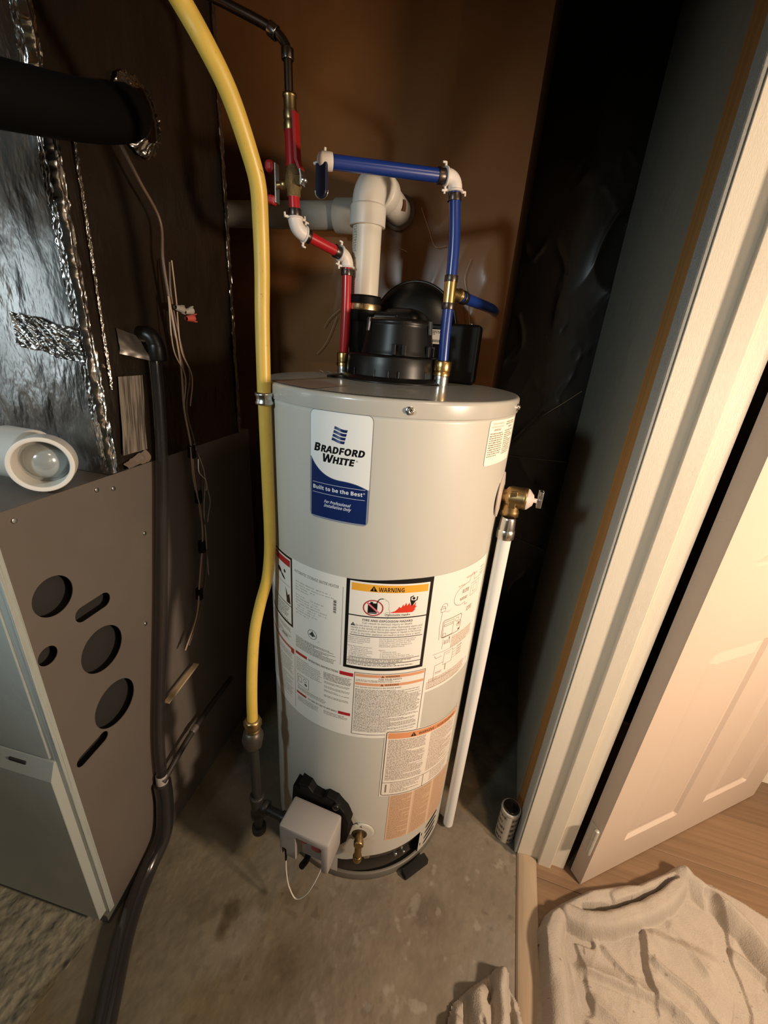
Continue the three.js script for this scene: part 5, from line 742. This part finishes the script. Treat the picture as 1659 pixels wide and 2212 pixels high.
{
  // crumpled canvas drop cloth
  const outline = [[0.345, 0.6], [0.34, 0.47], [0.345, 0.408], [0.351, 0.386], [0.374, 0.361], [0.398, 0.338], [0.427, 0.312], [0.437, 0.299], [0.456, 0.291], [0.468, 0.299], [0.468, 0.323], [0.487, 0.34], [0.5, 0.38], [0.516, 0.385], [0.527, 0.325], [0.533, 0.269], [0.531, 0.199], [0.55, 0.164], [0.583, 0.131], [0.662, 0.072], [0.764, 0.024], [0.787, 0.018], [0.841, -0.021], [0.9, -0.062], [0.925, -0.07], [0.95, -0.063], [1.003, -0.06], [1.061, -0.045], [1.13, -0.02], [1.22, 0.06], [1.24, 0.35], [1.2, 0.6]];
  const segd = (x, z, ax, az, bx0, bz0) => { const dx = bx0 - ax, dz = bz0 - az, t = clamp(((x - ax) * dx + (z - az) * dz) / (dx * dx + dz * dz)); return Math.hypot(x - ax - dx * t, z - az - dz * t); };
  const inside = (x, z) => { let c = false; for (let i = 0, j = outline.length - 1; i < outline.length; j = i++) { const [xi, zi] = outline[i], [xj, zj] = outline[j]; if ((zi > z) !== (zj > z) && x < ((xj - xi) * (z - zi)) / (zj - zi) + xi) c = !c; } return c; };
  const edge = (x, z) => { let d = 9; for (let i = 0; i < outline.length; i++) { const [a, b] = outline[i], [c, e] = outline[(i + 1) % outline.length]; d = Math.min(d, segd(x, z, a, b, c, e)); } return d; };
  const poly = (x, z, pts) => { let d = 9; for (let i = 0; i < pts.length - 1; i++) d = Math.min(d, segd(x, z, ...pts[i], ...pts[i + 1])); return d; };
  const bands = [ // folded ribbons of cloth: path, half width, height, how flat the top is
    [[[0.602, 0.133], [0.673, 0.089], [0.755, 0.043], [0.8, 0.02]], 0.03, 0.034, 3.5],
    [[[0.72, 0.075], [0.8, 0.03], [0.87, -0.02], [0.905, -0.045]], 0.022, 0.04, 3],
    [[[0.555, 0.5], [0.566, 0.353], [0.565, 0.32], [0.562, 0.266], [0.554, 0.22], [0.57, 0.168]], 0.034, 0.05, 3],
    [[[0.6, 0.152], [0.64, 0.156], [0.703, 0.134], [0.792, 0.082], [0.851, 0.036], [0.891, -0.012]], 0.0265, 0.052, 4],
    [[[0.905, -0.042], [0.94, -0.026], [0.99, 0.004], [1.03, 0.04], [1.06, 0.1], [1.08, 0.2], [1.1, 0.4]], 0.04, 0.056, 1.6],
    [[[0.94, 0.26], [0.93, 0.4]], 0.03, 0.032, 2],
    [[[0.447, 0.315], [0.445, 0.34], [0.452, 0.38], [0.44, 0.46]], 0.026, 0.046, 1.8],
    [[[0.4, 0.365], [0.415, 0.42], [0.42, 0.5]], 0.038, 0.042, 1.6],
    [[[0.36, 0.42], [0.365, 0.52]], 0.024, 0.03, 1.6],
    [[[0.49, 0.37], [0.5, 0.5]], 0.024, 0.026, 1.6],
  ];
  const folds = [ // soft creases: path, half width, height
    [[[0.622, 0.242], [0.731, 0.237], [0.799, 0.24], [0.9, 0.29]], 0.026, 0.016], [[[0.682, 0.188], [0.715, 0.21], [0.739, 0.231]], 0.011, 0.011], [[[0.787, 0.18], [0.86, 0.212], [0.9, 0.25]], 0.013, 0.012],
    [[[0.986, 0.093], [1.01, 0.104], [1.036, 0.125], [1.08, 0.18]], 0.014, 0.012], [[[0.65, 0.29], [0.75, 0.33], [0.83, 0.4]], 0.02, 0.014], [[[0.63, 0.33], [0.68, 0.37], [0.72, 0.45]], 0.012, 0.01], [[[0.845, 0.07], [0.87, 0.1], [0.9, 0.16]], 0.018, 0.008],
  ];
  const cuts = [ // valleys and slits
    [[[0.963, -0.005], [0.972, 0.045], [0.959, 0.109], [0.964, 0.149], [0.963, 0.19], [0.94, 0.235]], 0.017, 0.03], [[[0.955, 0.128], [0.96, 0.15], [0.958, 0.179]], 0.006, 0.022], [[[0.6, 0.185], [0.612, 0.225], [0.63, 0.3]], 0.016, 0.013], [[[0.612, 0.187], [0.652, 0.186]], 0.01, 0.016],
    [[[0.64, 0.125], [0.709, 0.1], [0.763, 0.068], [0.83, 0.024], [0.885, -0.022]], 0.0055, 0.024], [[[0.421, 0.318], [0.428, 0.345], [0.42, 0.365]], 0.005, 0.02], [[[0.376, 0.375], [0.384, 0.43], [0.375, 0.5]], 0.007, 0.014], [[[0.468, 0.34], [0.474, 0.385], [0.49, 0.44]], 0.007, 0.014], [[[0.41, 0.4], [0.43, 0.44], [0.425, 0.5]], 0.006, 0.01], [[[0.632, 0.253], [0.731, 0.25], [0.8, 0.255]], 0.008, 0.006],
  ];
  const hgt = (x, z) => {
    const wx = x + 0.006 * (fbm(x * 22, z * 22 + 7, 3) - 0.5), wz = z + 0.006 * (fbm(x * 22 + 31, z * 22, 3) - 0.5), d = edge(x, z);
    let h = 0.013 + 0.01 * fbm(x * 10, z * 10, 3) + 0.005 * ridge(x * 15 + z * 8, z * 12 - x * 7, 3) ** 3;
    // the flap that lies over the middle, with its raised left edge
    const flap = smooth(0.770, 0.7765, wx + 0.004 * Math.sin(z * 40)) * smooth(0.1, 0.13, wz) * smooth(0.29, 0.2, wz); h += 0.017 * flap * smooth(0.98, 0.9, wx);
    for (const [p, w, k] of folds) { const q = poly(wx, wz, p) / w; if (q < 1) h += k * (1 - q) ** 1.3; }
    for (const [p, w, k, n] of bands) { const q = poly(wx, wz, p) / w; if (q < 1) h = Math.max(h, 0.008 + k * (1 - q ** n) * (0.93 + 0.14 * fbm(x * 26, z * 26 + k * 900, 2))); }
    const pk = Math.hypot(wx - 0.912, wz + 0.043) / 0.06; if (pk < 1) h = Math.max(h, 0.074 * (1 - pk) ** 0.8);
    for (const [p, w, k] of cuts) { const q = poly(wx, wz, p) / w; if (q < 1) h -= k * (1 - q * q); }
    return Math.max(0.0125, h + 0.0012 * (fbm(x * 46, z * 46, 3) - 0.5)) * (0.2 + 0.8 * Math.sqrt(clamp(d / 0.012)));
  };
  const X0 = 0.335, X1 = 1.245, Z0 = -0.075, Z1 = 0.605;
  const g = grid(400, 300, (u, v) => { const x = mix(X0, X1, u), z = mix(Z0, Z1, v); return [x, inside(x, z) ? hgt(x, z) : 0.0095, z]; }, (u, v) => inside(mix(X0, X1, u), mix(Z0, Z1, v)));
  const weave = dataTex(512, 512, (u, v) => { const k = 0.86 + 0.2 * fbm(u * 12, v * 12, 5) + 0.06 * (noise(u * 300, v * 300) - 0.5), s = noise(u * 70 + 5, v * 70) > 0.965 ? 0.6 : 1; return [0.43 * k * s, 0.375 * k * s, 0.315 * k * s]; }, true); weave.wrapS = weave.wrapT = THREE.MirroredRepeatWrapping;
  solo('drop_cloth', 'crumpled off-white canvas drop cloth heaped on the floor at the lower right', 'drop cloth', mergeVertices(g), std(0xffffff, 0.95, 0, { map: weave, bumpMap: scaled(speckle, 3), bumpScale: 0.0012 }));
}
scene.traverse((o) => { if (o.isMesh) { o.castShadow = true; o.receiveShadow = true; } });
renderer.render(scene, camera);
